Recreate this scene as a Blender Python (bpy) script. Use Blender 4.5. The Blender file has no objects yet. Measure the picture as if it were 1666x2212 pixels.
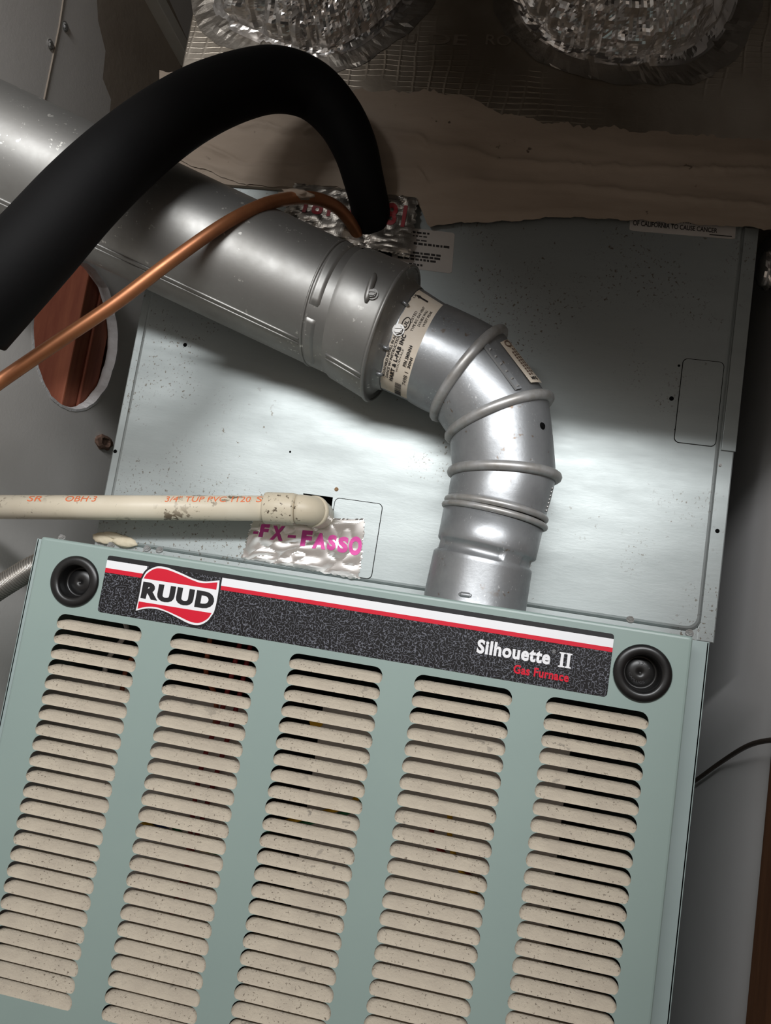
import bpy, bmesh, math, random
import numpy as np
from mathutils import Vector, Matrix, noise

random.seed(7)
S = bpy.context.scene
COL = S.collection

# ---------------------------------------------------------------- camera
# World: X right along the furnace front, Y into the closet, Z up.
# Origin: left end of the first louver of the first column, on the door face.
FPX = 1650.0
YAW, PITCH, ROLL = -0.1497, 0.1122, 0.1548
CAM = np.array([0.34755, -0.59724, 0.05999])
_ca, _sa, _cb, _sb = math.cos(YAW), math.sin(YAW), math.cos(PITCH), math.sin(PITCH)
_cc, _sc = math.cos(ROLL), math.sin(ROLL)
FWD = np.array([_sa*_cb, _ca*_cb, _sb])
_r0 = np.array([_ca, -_sa, 0.0])
_u0 = np.cross(_r0, FWD)
RIGHT = _r0*_cc + _u0*_sc
UP = -_r0*_sc + _u0*_cc


def ray(px, py):
    return RIGHT*(px-833)/FPX + UP*(1106-py)/FPX + FWD


def at(px, py, y):
    """point on the vertical plane at depth y that the photograph shows at (px, py)"""
    d = ray(px, py)
    return Vector((CAM + d*(y-CAM[1])/d[1]).tolist())


def atx(px, py, x):
    d = ray(px, py)
    return Vector((CAM + d*(x-CAM[0])/d[0]).tolist())


def rad(p, wpx):
    """radius of a round thing at p that is wpx pixels wide"""
    return 0.5*wpx*float(np.dot(np.array(p)-CAM, FWD))/FPX


cd = bpy.data.cameras.new('camera')
cam = bpy.data.objects.new('camera', cd)
COL.objects.link(cam)
cd.sensor_fit = 'HORIZONTAL'
cd.sensor_width = 36.0
cd.lens = 36.0*FPX/1666.0
cd.clip_start = 0.01
m = Matrix.Identity(4)
for i in range(3):
    m[i][0], m[i][1], m[i][2], m[i][3] = RIGHT[i], UP[i], -FWD[i], CAM[i]
cam.matrix_world = m
S.camera = cam

# ---------------------------------------------------------------- world, light, exposure
w = bpy.data.worlds.new('room_ambient')
S.world = w
w.use_nodes = True
w.node_tree.nodes['Background'].inputs[0].default_value = (1.0, 0.86, 0.74, 1)
w.node_tree.nodes['Background'].inputs[1].default_value = 0.27

# a long fluorescent tube fixture in the room, above and behind the photographer
LIGHT = Vector((0.25, -1.5, 0.73))
ld = bpy.data.lights.new('fluorescent_tube', 'AREA')
lo = bpy.data.objects.new('fluorescent_tube', ld)
COL.objects.link(lo)
lo.location = LIGHT
AIM = Vector((0.05, 0.1, 0.40))
_z = (LIGHT-AIM).normalized()
_x = Vector((1, 0, 0))
_x = (_x-_z*_x.dot(_z)).normalized()
lo.rotation_euler = Matrix((_x, _z.cross(_x), _z)).transposed().to_euler()
ld.shape = 'RECTANGLE'
ld.size = 2.0
ld.size_y = 0.09
ld.energy = 14
ld.color = (0.97, 0.985, 1.0)
ld.spread = math.radians(100)

S.view_settings.view_transform = 'Standard'
S.view_settings.look = 'None'
S.view_settings.gamma = 1.0
S.view_settings.use_curve_mapping = False
S.view_settings.exposure = 0.0


# ---------------------------------------------------------------- materials
def lin(c):
    return tuple(((v/255.0+0.055)/1.055)**2.4 if v > 10 else v/255.0/12.92 for v in c)


class Nodes:
    def __init__(s, mat):
        s.nt = mat.node_tree
        s.b = s.nt.nodes['Principled BSDF']

    def n(s, t, **kw):
        x = s.nt.nodes.new(t)
        for k, v in kw.items():
            if k.startswith('i_'):
                x.inputs[k[2:].replace('_', ' ')].default_value = v
            else:
                setattr(x, k, v)
        return x

    def l(s, a, b):
        s.nt.links.new(a, b)


def mat(name, col, rough=0.5, metal=0.0, spec=0.5, var=None, vscale=20, bump=0.0, bscale=60,
        specks=None, rvar=0.0, stretch=None, coat=0.0):
    """procedural material: base colour, soft large variation, optional specks [(colour, scale, threshold)], bump"""
    m = bpy.data.materials.new(name)
    m.use_nodes = True
    N = Nodes(m)
    b = N.b
    b.inputs['Roughness'].default_value = rough
    b.inputs['Metallic'].default_value = metal
    b.inputs['Specular IOR Level'].default_value = spec
    b.inputs['Coat Weight'].default_value = coat
    tc = N.n('ShaderNodeTexCoord')
    mp = N.n('ShaderNodeMapping')
    geo = N.n('ShaderNodeNewGeometry')
    N.l(geo.outputs['Position'], mp.inputs[0])
    if stretch:
        mp.inputs['Scale'].default_value = stretch
    cur = None
    c0 = lin(col)+(1,)
    b.inputs['Base Color'].default_value = c0
    if var:
        nz = N.n('ShaderNodeTexNoise', i_Scale=vscale, i_Detail=5.0, i_Roughness=0.6)
        N.l(mp.outputs[0], nz.inputs['Vector'])
        rp = N.n('ShaderNodeValToRGB')
        rp.color_ramp.elements[0].position = 0.3
        rp.color_ramp.elements[1].position = 0.7
        rp.color_ramp.elements[0].color = c0
        rp.color_ramp.elements[1].color = lin(var)+(1,)
        N.l(nz.outputs['Fac'], rp.inputs[0])
        cur = rp.outputs[0]
        if rvar:
            mr = N.n('ShaderNodeMapRange')
            mr.inputs['From Min'].default_value = 0.3
            mr.inputs['From Max'].default_value = 0.7
            mr.inputs['To Min'].default_value = rough-rvar
            mr.inputs['To Max'].default_value = rough+rvar
            N.l(nz.outputs['Fac'], mr.inputs[0])
            N.l(mr.outputs[0], b.inputs['Roughness'])
    for (sc, scale, th, mask_sc, mask_lo) in (specks or []):
        nz = N.n('ShaderNodeTexNoise', i_Scale=scale, i_Detail=3.0, i_Roughness=0.65)
        N.l(geo.outputs['Position'], nz.inputs['Vector'])
        mk = N.n('ShaderNodeTexNoise', i_Scale=mask_sc, i_Detail=2.0)
        N.l(geo.outputs['Position'], mk.inputs['Vector'])
        m1 = N.n('ShaderNodeMapRange')
        m1.inputs['From Min'].default_value = th
        m1.inputs['From Max'].default_value = th+0.04
        N.l(nz.outputs['Fac'], m1.inputs[0])
        m2 = N.n('ShaderNodeMapRange')
        m2.inputs['From Min'].default_value = mask_lo
        m2.inputs['From Max'].default_value = mask_lo+0.1
        N.l(mk.outputs['Fac'], m2.inputs[0])
        mul = N.n('ShaderNodeMath', operation='MULTIPLY')
        N.l(m1.outputs[0], mul.inputs[0])
        N.l(m2.outputs[0], mul.inputs[1])
        mx = N.n('ShaderNodeMixRGB')
        N.l(mul.outputs[0], mx.inputs[0])
        if cur is None:
            mx.inputs[1].default_value = c0
        else:
            N.l(cur, mx.inputs[1])
        mx.inputs[2].default_value = lin(sc)+(1,)
        cur = mx.outputs[0]
    if cur is not None:
        N.l(cur, b.inputs['Base Color'])
    if bump:
        bn = N.n('ShaderNodeTexNoise', i_Scale=bscale, i_Detail=6.0, i_Roughness=0.65)
        N.l(mp.outputs[0], bn.inputs['Vector'])
        bp = N.n('ShaderNodeBump', i_Strength=bump, i_Distance=0.002)
        N.l(bn.outputs['Fac'], bp.inputs['Height'])
        N.l(bp.outputs[0], b.inputs['Normal'])
    return m


M = {}
M['door'] = mat('sage_green_paint', (143, 160, 154), 0.38, var=(139, 156, 151), vscale=8, bump=0.03, bscale=300)
M['cabinet'] = mat('grey_green_paint', (158, 172, 170), 0.4, var=(150, 165, 163), vscale=12)
M['dust'] = mat('louver_dust', (198, 187, 169), 0.95, spec=0.1, var=(184, 173, 157), vscale=55, bump=0.5, bscale=500,
                specks=[((120, 110, 98), 520, 0.62, 40, 0.4), ((148, 140, 128), 95, 0.62, 14, 0.55)])
M['casing'] = mat('galvanized_casing', (166, 172, 171), 0.46, metal=0.70, var=(157, 163, 162), vscale=9, rvar=0.05,
                  specks=[((112, 106, 96), 330, 0.61, 11, 0.48), ((112, 106, 96), 120, 0.66, 9, 0.48)],
                  bump=0.04, bscale=120, stretch=(1, 1, 4))
M['pipe'] = mat('galvanized_pipe', (168, 170, 172), 0.40, metal=0.72, var=(150, 152, 154), vscale=60, rvar=0.06,
                specks=[((205, 206, 206), 420, 0.63, 30, 0.5), ((128, 112, 98), 60, 0.66, 12, 0.5)], bump=0.05, bscale=400)
M['flue'] = mat('galvanized_flue', (164, 163, 160), 0.48, metal=0.8, var=(148, 146, 142), vscale=25, rvar=0.06,
                specks=[((222, 220, 214), 150, 0.64, 14, 0.46)], bump=0.03, bscale=200)
M['bead'] = mat('galvanized_bead', (186, 186, 186), 0.42, metal=0.55, var=(160, 156, 150), vscale=90)
M['steel'] = mat('screw_steel', (150, 148, 145), 0.4, metal=0.9)
M['foam'] = mat('black_foam', (8, 8, 9), 0.7, spec=0.14, var=(13, 12, 12), vscale=12, bump=0.08, bscale=90)
M['copper'] = mat('copper', (170, 112, 74), 0.42, metal=0.6, var=(140, 88, 58), vscale=30, rvar=0.08,
                  specks=[((205, 190, 170), 90, 0.74, 20, 0.5)])
M['pvc'] = mat('white_pvc', (216, 206, 186), 0.45, var=(204, 192, 170), vscale=14,
               specks=[((112, 98, 80), 80, 0.54, 10, 0.47), ((120, 108, 92), 260, 0.66, 30, 0.5)])
M['pvc_fit'] = mat('grimy_pvc', (205, 194, 172), 0.45, var=(190, 178, 156), vscale=20,
                   specks=[((92, 80, 66), 240, 0.60, 25, 0.45), ((104, 92, 76), 90, 0.62, 14, 0.5)])
M['orange'] = mat('orange_print', (222, 112, 66), 0.6)
M['foil'] = mat('aluminium_foil', (222, 218, 214), 0.2, metal=0.9)
M['foil_dim'] = mat('dull_foil', (170, 164, 156), 0.34, metal=0.9, var=(150, 142, 132), vscale=30, bump=0.2, bscale=160)
M['magenta'] = mat('magenta_print', (196, 62, 142), 0.45, metal=0.2)
M['red_print'] = mat('red_print', (150, 40, 46), 0.5)
M['mastic'] = mat('duct_mastic', (168, 152, 136), 0.75, spec=0.3, var=(150, 134, 118), vscale=14, bump=0.25, bscale=60,
                  stretch=(0.35, 1, 1.6), specks=[((92, 80, 70), 70, 0.68, 10, 0.5)])
M['wall'] = mat('grey_drywall', (234, 230, 226), 0.85, spec=0.2, var=(224, 220, 215), vscale=6, bump=0.1, bscale=220,
                specks=[((110, 100, 92), 45, 0.72, 7, 0.5)])
M['wall_r'] = mat('white_drywall', (232, 230, 230), 0.85, spec=0.2, var=(226, 223, 222), vscale=5, bump=0.05, bscale=220)
M['brown_wall'] = mat('brown_drywall', (182, 170, 156), 0.9, spec=0.1, var=(164, 150, 136), vscale=10, bump=0.2, bscale=120)
M['gyps'] = mat('gypsum_edge', (244, 242, 242), 0.9, spec=0.1, var=(228, 224, 222), vscale=90, bump=0.6, bscale=260)
M['wood'] = mat('red_wood', (176, 104, 74), 0.7, var=(140, 72, 52), vscale=16, stretch=(4, 4, 0.5), bump=0.15, bscale=60)
M['brown'] = mat('brown_trim_wood', (122, 82, 54), 0.55, var=(96, 62, 40), vscale=14, stretch=(4, 4, 0.4), bump=0.1, bscale=60)
M['floor'] = mat('concrete', (120, 116, 110), 0.9, var=(104, 100, 94), vscale=6)
M['ceil'] = mat('dark_ceiling_board', (98, 88, 78), 0.9, var=(80, 70, 62), vscale=6)
M['white_trim'] = mat('white_trim_paint', (240, 238, 230), 0.7, var=(230, 226, 216), vscale=20)
M['plug'] = mat('black_plastic', (22, 22, 23), 0.33, spec=0.5, var=(28, 27, 26), vscale=50, rvar=0.05)
M['black'] = mat('black_void', (8, 8, 8), 0.9, spec=0.1)
M['dark'] = mat('dark_cavity', (22, 20, 18), 0.9, spec=0.1)
M['white_p'] = mat('white_print', (232, 232, 234), 0.35)
M['red_p'] = mat('red_paint_print', (206, 12, 44), 0.35)
M['black_p'] = mat('black_print', (24, 24, 27), 0.35)
M['grey_p'] = mat('grey_print', (150, 150, 150), 0.4)
M['ink'] = mat('label_ink', (40, 36, 34), 0.7)
M['label'] = mat('yellowed_label', (224, 214, 200), 0.6, var=(212, 196, 174), vscale=40, specks=[((170, 140, 104), 60, 0.62, 20, 0.5)])
M['sticker'] = mat('white_sticker', (190, 184, 178), 0.6, var=(178, 172, 166), vscale=30)
M['caulk'] = mat('beige_caulk', (214, 202, 178), 0.8, var=(196, 182, 156), vscale=60, bump=0.4, bscale=160)
M['shield'] = mat('grey_shield', (205, 203, 204), 0.5, metal=0.2)
M['conduit'] = mat('flexible_steel', (176, 172, 166), 0.32, metal=0.85, var=(150, 144, 136), vscale=60)
M['cable'] = mat('brown_cable', (74, 62, 54), 0.5)
for k, c in dict(w_yellow=(222, 172, 20), w_green=(24, 120, 78), w_blue=(40, 62, 130), w_red=(140, 32, 40),
                 w_white=(190, 188, 190), w_copper=(150, 78, 48)).items():
    M[k] = mat('wire_'+k[2:], c, 0.45)


def name_plate_material():
    m = bpy.data.materials.new('black_squiggle_plate')
    m.use_nodes = True
    N = Nodes(m)
    N.b.inputs['Roughness'].default_value = 0.3
    geo = N.n('ShaderNodeNewGeometry')
    nz = N.n('ShaderNodeTexNoise', i_Scale=460.0, i_Detail=0.5, i_Roughness=0.4)
    N.l(geo.outputs['Position'], nz.inputs['Vector'])
    sub = N.n('ShaderNodeMath', operation='SUBTRACT')
    sub.inputs[1].default_value = 0.5
    ab = N.n('ShaderNodeMath', operation='ABSOLUTE')
    N.l(nz.outputs['Fac'], sub.inputs[0])
    N.l(sub.outputs[0], ab.inputs[0])
    rp = N.n('ShaderNodeValToRGB')
    rp.color_ramp.elements[0].position = 0.028
    rp.color_ramp.elements[1].position = 0.040
    rp.color_ramp.elements[0].color = lin((100, 102, 110))+(1,)
    rp.color_ramp.elements[1].color = lin((20, 20, 23))+(1,)
    N.l(ab.outputs[0], rp.inputs[0])
    N.l(rp.outputs[0], N.b.inputs['Base Color'])
    return m


M['plate'] = name_plate_material()


def duct_board_material():
    m = bpy.data.materials.new('foil_scrim_duct_board')
    m.use_nodes = True
    N = Nodes(m)
    N.b.inputs['Metallic'].default_value = 0.85
    N.b.inputs['Roughness'].default_value = 0.40
    geo = N.n('ShaderNodeNewGeometry')
    sp = N.n('ShaderNodeSeparateXYZ')
    N.l(geo.outputs['Position'], sp.inputs[0])
    nz = N.n('ShaderNodeTexNoise', i_Scale=7.0, i_Detail=4.0)
    N.l(geo.outputs['Position'], nz.inputs['Vector'])

    def lines(out, freq, wob):
        a = N.n('ShaderNodeMath', operation='MULTIPLY_ADD')
        a.inputs[1].default_value = wob
        N.l(nz.outputs['Fac'], a.inputs[0])
        N.l(out, a.inputs[2])
        b = N.n('ShaderNodeMath', operation='MULTIPLY')
        b.inputs[1].default_value = freq
        N.l(a.outputs[0], b.inputs[0])
        f = N.n('ShaderNodeMath', operation='PINGPONG')
        f.inputs[1].default_value = 1.0
        N.l(b.outputs[0], f.inputs[0])
        g = N.n('ShaderNodeMapRange')
        g.inputs['From Min'].default_value = 0.75
        g.inputs['From Max'].default_value = 1.0
        N.l(f.outputs[0], g.inputs[0])
        return g.outputs[0]
    h = N.n('ShaderNodeMath', operation='MAXIMUM')
    mk = N.n('ShaderNodeMapRange')
    mk.inputs['From Min'].default_value = 0.42
    mk.inputs['From Max'].default_value = 0.6
    nm = N.n('ShaderNodeTexNoise', i_Scale=13.0, i_Detail=2.0)
    N.l(geo.outputs['Position'], nm.inputs['Vector'])
    N.l(nm.outputs['Fac'], mk.inputs[0])
    for sock, out, fr_, wob in ((h.inputs[0], 'Z', 330.0, 0.02), (h.inputs[1], 'X', 120.0, 0.03)):
        mu = N.n('ShaderNodeMath', operation='MULTIPLY')
        N.l(lines(sp.outputs[out], fr_, wob), mu.inputs[0])
        N.l(mk.outputs[0], mu.inputs[1])
        N.l(mu.outputs[0], sock)
    n2 = N.n('ShaderNodeTexNoise', i_Scale=60.0, i_Detail=5.0)
    N.l(geo.outputs['Position'], n2.inputs['Vector'])
    add = N.n('ShaderNodeMath', operation='MULTIPLY_ADD')
    add.inputs[1].default_value = 1.4
    N.l(n2.outputs['Fac'], add.inputs[0])
    N.l(h.outputs[0], add.inputs[2])
    bp = N.n('ShaderNodeBump', i_Strength=0.4, i_Distance=0.0010)
    N.l(add.outputs[0], bp.inputs['Height'])
    N.l(bp.outputs[0], N.b.inputs['Normal'])
    rp = N.n('ShaderNodeValToRGB')
    rp.color_ramp.elements[0].position = 0.35
    rp.color_ramp.elements[1].position = 0.65
    rp.color_ramp.elements[0].color = lin((150, 138, 122))+(1,)
    rp.color_ramp.elements[1].color = lin((196, 186, 172))+(1,)
    N.l(nz.outputs['Fac'], rp.inputs[0])
    N.l(rp.outputs[0], N.b.inputs['Base Color'])
    return m


M['duct'] = duct_board_material()


# ---------------------------------------------------------------- helpers
def link(name, me, material, parent=None, smooth=False):
    o = bpy.data.objects.new(name, me)
    COL.objects.link(o)
    if material is not None and not me.materials:
        me.materials.append(M[material] if isinstance(material, str) else material)
    if smooth:
        me.polygons.foreach_set('use_smooth', [True]*len(me.polygons))
    if parent is not None:
        o.parent = parent
    return o


def mesh(name, verts, faces, material, parent=None, smooth=False):
    me = bpy.data.meshes.new(name)
    me.from_pydata([tuple(v) for v in verts], [], faces)
    me.update()
    return link(name, me, material, parent, smooth)


def from_bm(name, bm, material, parent=None, smooth=False):
    me = bpy.data.meshes.new(name)
    bm.to_mesh(me)
    bm.free()
    return link(name, me, material, parent, smooth)


def thing(name, label, cat, group=None):
    o = bpy.data.objects.new(name, None)
    COL.objects.link(o)
    o.empty_display_size = 0.02
    return tag(o, label, cat, group)


def tag(o, label, cat, group=None):
    o['label'] = label
    o['category'] = cat
    if group:
        o['group'] = group
    return o


def struct(o, label=None):
    o['kind'] = 'structure'
    if label:
        o['label'] = label
    return o


def bm_box(bm, lo_, hi_, bevel=0.0):
    r = bmesh.ops.create_cube(bm, size=1.0)
    vs = r['verts']
    for v in vs:
        v.co = Vector([lo_[i]+(v.co[i]+0.5)*(hi_[i]-lo_[i]) for i in range(3)])
    if bevel:
        es = list({e for v in vs for e in v.link_edges})
        bmesh.ops.bevel(bm, geom=es, offset=bevel, segments=2, affect='EDGES', profile=0.5)


def box(name, lo_, hi_, material, parent=None, bevel=0.0):
    bm = bmesh.new()
    bm_box(bm, lo_, hi_, bevel)
    return from_bm(name, bm, material, parent)


def catmull(pts, n=12):
    """smooth a list of tuples (any length) with Catmull-Rom"""
    P = [np.array(p, float) for p in pts]
    P = [2*P[0]-P[1]]+P+[2*P[-1]-P[-2]]
    out = []
    for i in range(1, len(P)-2):
        for k in range(n):
            t = k/n
            a, b, c, d = P[i-1:i+3]
            out.append(0.5*((2*b)+(c-a)*t+(2*a-5*b+4*c-d)*t*t+(3*b-a-3*c+d)*t**3))
    out.append(P[-2])
    return out


def tube_mesh(pts, radii, seg=20, caps=True):
    """swept round tube; pts list of Vectors"""
    pts = [Vector(p) for p in pts]
    n = len(pts)
    V, Fc = [], []
    t0 = (pts[1]-pts[0]).normalized()
    ref = Vector((0, -1, 0)) if abs(t0.y) < 0.9 else Vector((0, 0, 1))
    u = (ref-t0*ref.dot(t0)).normalized()
    for i in range(n):
        t = (pts[min(i+1, n-1)]-pts[max(i-1, 0)]).normalized()
        u = (u-t*u.dot(t)).normalized()
        v = t.cross(u)
        for k in range(seg):
            a = 2*math.pi*k/seg
            V.append(pts[i]+(u*math.cos(a)+v*math.sin(a))*radii[i])
    for i in range(n-1):
        for k in range(seg):
            k2 = (k+1) % seg
            Fc.append((i*seg+k, i*seg+k2, (i+1)*seg+k2, (i+1)*seg+k))
    if caps:
        Fc.append(tuple(range(seg-1, -1, -1)))
        Fc.append(tuple(range((n-1)*seg, n*seg)))
    return V, Fc


def tube(name, pts, r, material, parent=None, seg=16):
    radii = r if isinstance(r, (list, tuple)) else [r]*len(pts)
    V, Fc = tube_mesh(pts, radii, seg)
    return mesh(name, V, Fc, material, parent, True)


class Ring:
    """an ellipse: centre c, half-width a (in the plane facing the camera), half-depth b"""

    def __init__(s, L, R, y, k=1.0, ry=None):
        l_, r_ = at(L[0], L[1], y), at(R[0], R[1], y)
        s.c = (l_+r_)/2
        s.a = (r_-l_)/2*k
        s.b = Vector((0, 1, 0))*(ry if ry else s.a.length)*(k if ry else 1)

    def scaled(s, k):
        r = Ring.__new__(Ring)
        r.c, r.a, r.b = s.c.copy(), s.a*k, s.b*k
        return r

    def lerp(s, o, t, k=1.0):
        r = Ring.__new__(Ring)
        r.c, r.a, r.b = s.c.lerp(o.c, t), s.a.lerp(o.a, t)*k, s.b.lerp(o.b, t)*k
        return r

    def p(s, th, k=1.0):
        return s.c+(s.a*math.cos(th)+s.b*math.sin(th))*k


def loft(name, rings, material, parent=None, seg=72, fn=None, smooth=True):
    V, Fc = [], []
    for i, r in enumerate(rings):
        for k in range(seg):
            th = 2*math.pi*k/seg
            V.append(r.p(th, fn(i, th) if fn else 1.0))
    for i in range(len(rings)-1):
        for k in range(seg):
            k2 = (k+1) % seg
            Fc.append((i*seg+k, i*seg+k2, (i+1)*seg+k2, (i+1)*seg+k))
    o = mesh(name, V, Fc, material, parent, smooth)
    bm = bmesh.new()
    bm.from_mesh(o.data)
    bmesh.ops.recalc_face_normals(bm, faces=bm.faces)
    bm.to_mesh(o.data)
    bm.free()
    return o


def bead(name, ring, r, material, parent, out=1.0):
    seg, sub = 80, 10
    ax = ring.a.cross(ring.b).normalized()
    V, Fc = [], []
    for i in range(seg):
        th = 2*math.pi*i/seg
        p = ring.p(th, out)
        nrm = (p-ring.c).normalized()
        for k in range(sub):
            q = 2*math.pi*k/sub
            V.append(p+(nrm*math.cos(q)+ax*math.sin(q))*r)
    for i in range(seg):
        for k in range(sub):
            i2, k2 = (i+1) % seg, (k+1) % sub
            Fc.append((i*sub+k, i2*sub+k, i2*sub+k2, i*sub+k2))
    return mesh(name, V, Fc, material, parent, True)


def on_loft(r1, r2, s, th, off=0.0):
    r = r1.lerp(r2, s)
    p = r.p(th)
    return p+(p-r.c).normalized()*off


def screw(name, p, nrm, r, material, parent, sides=6, h=None):
    nrm = Vector(nrm).normalized()
    h = h or r*0.6
    q = nrm.to_track_quat('Z', 'Y').to_matrix()
    V, Fc = [], []

    def ringv(rr, hh, n):
        i0 = len(V)
        for k in range(n):
            a = 2*math.pi*k/n+0.3
            V.append(Vector(p)+q @ Vector((rr*math.cos(a), rr*math.sin(a), hh)))
        return list(range(i0, i0+n))
    n = sides*2 if sides < 8 else sides
    a0, a1 = ringv(r*1.25, -0.001, 16), ringv(r*1.25, h*0.25, 16)
    b0, b1 = ringv(r, h*0.25, sides), ringv(r*0.95, h, sides)
    for A, B in ((a0, a1), (b0, b1)):
        k = len(A)
        for i in range(k):
            Fc.append((A[i], A[(i+1) % k], B[(i+1) % k], B[i]))
    Fc.append(tuple(a1))
    Fc.append(tuple(b1))
    # raised blade either side of the slot
    for sgn in (-1, 1):
        i0 = len(V)
        for (x, y_) in ((-0.75, 0.12*sgn), (0.75, 0.12*sgn), (0.5, 0.7*sgn), (-0.5, 0.7*sgn)):
            V.append(Vector(p)+q @ Vector((x*r, y_*r, h*1.0)))
        for (x, y_) in ((-0.7, 0.16*sgn), (0.7, 0.16*sgn), (0.45, 0.65*sgn), (-0.45, 0.65*sgn)):
            V.append(Vector(p)+q @ Vector((x*r, y_*r, h*1.35)))
        Fc.append((i0+4, i0+5, i0+6, i0+7))
        for k in range(4):
            Fc.append((i0+k, i0+(k+1) % 4, i0+4+(k+1) % 4, i0+4+k))
    return mesh(name, V, Fc, material, parent)


def rrect(x0, x1, z0, z1, r, n=6):
    out = []
    for cx, cz, a0 in ((x1-r, z1-r, 0), (x0+r, z1-r, 90), (x0+r, z0+r, 180), (x1-r, z0+r, 270)):
        for k in range(n+1):
            a = math.radians(a0+90*k/n)
            out.append((cx+r*math.cos(a), cz+r*math.sin(a)))
    return out


def plate_bm(loops, holes=(), hole_depth=0.0):
    """loops: [(outline [(x,z)..], y), ...] from the front face outwards; holes cut the front face"""
    bm = bmesh.new()
    edges = []

    def ring_edges(pts, y):
        vs = [bm.verts.new((x, y, z)) for x, z in pts]
        es = [bm.edges.new((vs[i], vs[(i+1) % len(vs)])) for i in range(len(vs))]
        return vs, es
    vs0, es0 = ring_edges(*loops[0])
    edges += es0
    hv = []
    for h in holes:
        v, e = ring_edges(h, loops[0][1])
        hv.append(v)
        edges += e
    r = bmesh.ops.triangle_fill(bm, use_beauty=True, edges=edges, normal=(0, -1, 0))
    prev = vs0
    for pts, y in loops[1:]:
        cur = [bm.verts.new((x, y, z)) for x, z in pts]
        for i in range(len(cur)):
            j = (i+1) % len(cur)
            bm.faces.new((prev[i], prev[j], cur[j], cur[i]))
        prev = cur
    if hole_depth:
        for v in hv:
            back = [bm.verts.new((q.co.x, q.co.y+hole_depth, q.co.z)) for q in v]
            for i in range(len(v)):
                j = (i+1) % len(v)
                bm.faces.new((v[i], back[i], back[j], v[j]))
    bmesh.ops.recalc_face_normals(bm, faces=bm.faces)
    return bm


def flat(name, pts, y, material, parent, thick=0.0003):
    """thin printed or stuck-on shape on a plane facing -Y"""
    bm = plate_bm([(pts, y-thick), (pts, y)])
    return from_bm(name, bm, material, parent)


def text_mesh(body, bold=0.0, space=1.0):
    cu = bpy.data.curves.new('lettering', 'FONT')
    cu.body = body
    cu.size = 1.0
    cu.offset = bold
    cu.space_character = space
    cu.resolution_u = 4
    ob = bpy.data.objects.new('lettering', cu)
    COL.objects.link(ob)
    dg = bpy.context.evaluated_depsgraph_get()
    me = bpy.data.meshes.new_from_object(ob.evaluated_get(dg))
    bpy.data.objects.remove(ob)
    bpy.data.curves.remove(cu)
    bm = bmesh.new()
    bm.from_mesh(me)
    bpy.data.meshes.remove(me)
    bmesh.ops.remove_doubles(bm, verts=bm.verts, dist=1e-5)
    bmesh.ops.triangulate(bm, faces=bm.faces)
    xs = [v.co.x for v in bm.verts]
    ys = [v.co.y for v in bm.verts]
    x0, x1, y0, y1 = min(xs), max(xs), min(ys), max(ys)
    for v in bm.verts:
        v.co = Vector(((v.co.x-x0)/(x1-x0), (v.co.y-y0)/(y1-y0), 0))
    return bm


def lettering(name, body, fn, material, parent, bold=0.0, cuts=0):
    """text normalised to the unit square, mapped by fn(u, v) -> point"""
    bm = text_mesh(body, bold, 1.0+2.2*bold if bold > 0.02 else 1.0)
    for _ in range(cuts):
        bmesh.ops.subdivide_edges(bm, edges=[e for e in bm.edges], cuts=1)
    for v in bm.verts:
        v.co = fn(v.co.x, v.co.y)
    return from_bm(name, bm, material, parent)


def text_xz(name, body, x0, x1, z0, z1, y, material, parent, bold=0.0, shear=0.0):
    return lettering(name, body, lambda u, v: Vector((x0+(x1-x0)*u+shear*v, y, z0+(z1-z0)*v)), material, parent, bold)


# ================================================================ the room
XL, XR = -0.22, 0.60
ZF, ZC = -0.95, 1.05
YB = 0.80

struct(box('floor', (-0.9, -2.4, ZF-0.05), (1.3, YB+0.1, ZF), 'floor'), 'grey concrete closet floor below the furnace')
struct(box('ceiling', (-0.9, -0.42, ZC), (1.3, YB+0.1, ZC+0.03), 'ceil'), 'dark board ceiling of the furnace closet')
struct(box('wall_back', (-0.9, YB, ZF), (1.3, YB+0.05, ZC), 'ceil'), 'dark wall behind the furnace')
struct(box('wall_right', (XR, -0.36, ZF), (XR+0.015, YB, ZC), 'wall_r'), 'white closet wall right of the furnace')

# left wall: drywall sheet with the ragged round hole
hp = [atx(a, b, XL) for a, b in ((65, 720), (260, 720), (160, 545), (165, 890))]
HC = (0.5*(hp[0].y+hp[1].y), 0.5*(hp[2].z+hp[3].z))
HR = (0.5*(hp[1].y-hp[0].y), 0.5*(hp[2].z-hp[3].z))
hole = []
for k in range(72):
    a = 2*math.pi*k/72
    rr = 1+0.025*noise.noise(Vector((math.cos(a)*4, math.sin(a)*4, 1.3)))+random.uniform(-0.008, 0.008)
    hole.append((HC[0]+HR[0]*rr*math.cos(a), HC[1]+HR[1]*rr*math.sin(a)))
bm = bmesh.new()
TH = 0.0145
outer = [(-0.36, ZF), (YB, ZF), (YB, ZC), (-0.36, ZC)]
vo = [bm.verts.new((XL, y, z)) for y, z in outer]
vh = [bm.verts.new((XL, y, z)) for y, z in hole]
es = [bm.edges.new((vo[i], vo[(i+1) % 4])) for i in range(4)]+[bm.edges.new((vh[i], vh[(i+1) % 72])) for i in range(72)]
bmesh.ops.triangle_fill(bm, use_beauty=True, edges=es, normal=(1, 0, 0))
bk = [bm.verts.new((XL-TH, v.co.y, v.co.z)) for v in vo]
for i in range(4):
    j = (i+1) % 4
    bm.faces.new((vo[i], vo[j], bk[j], bk[i]))
wl = struct(from_bm('wall_left', bm, 'wall'), 'grey drywall left of the furnace with a round hole cut in it')
V, Fc = [], []
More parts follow.
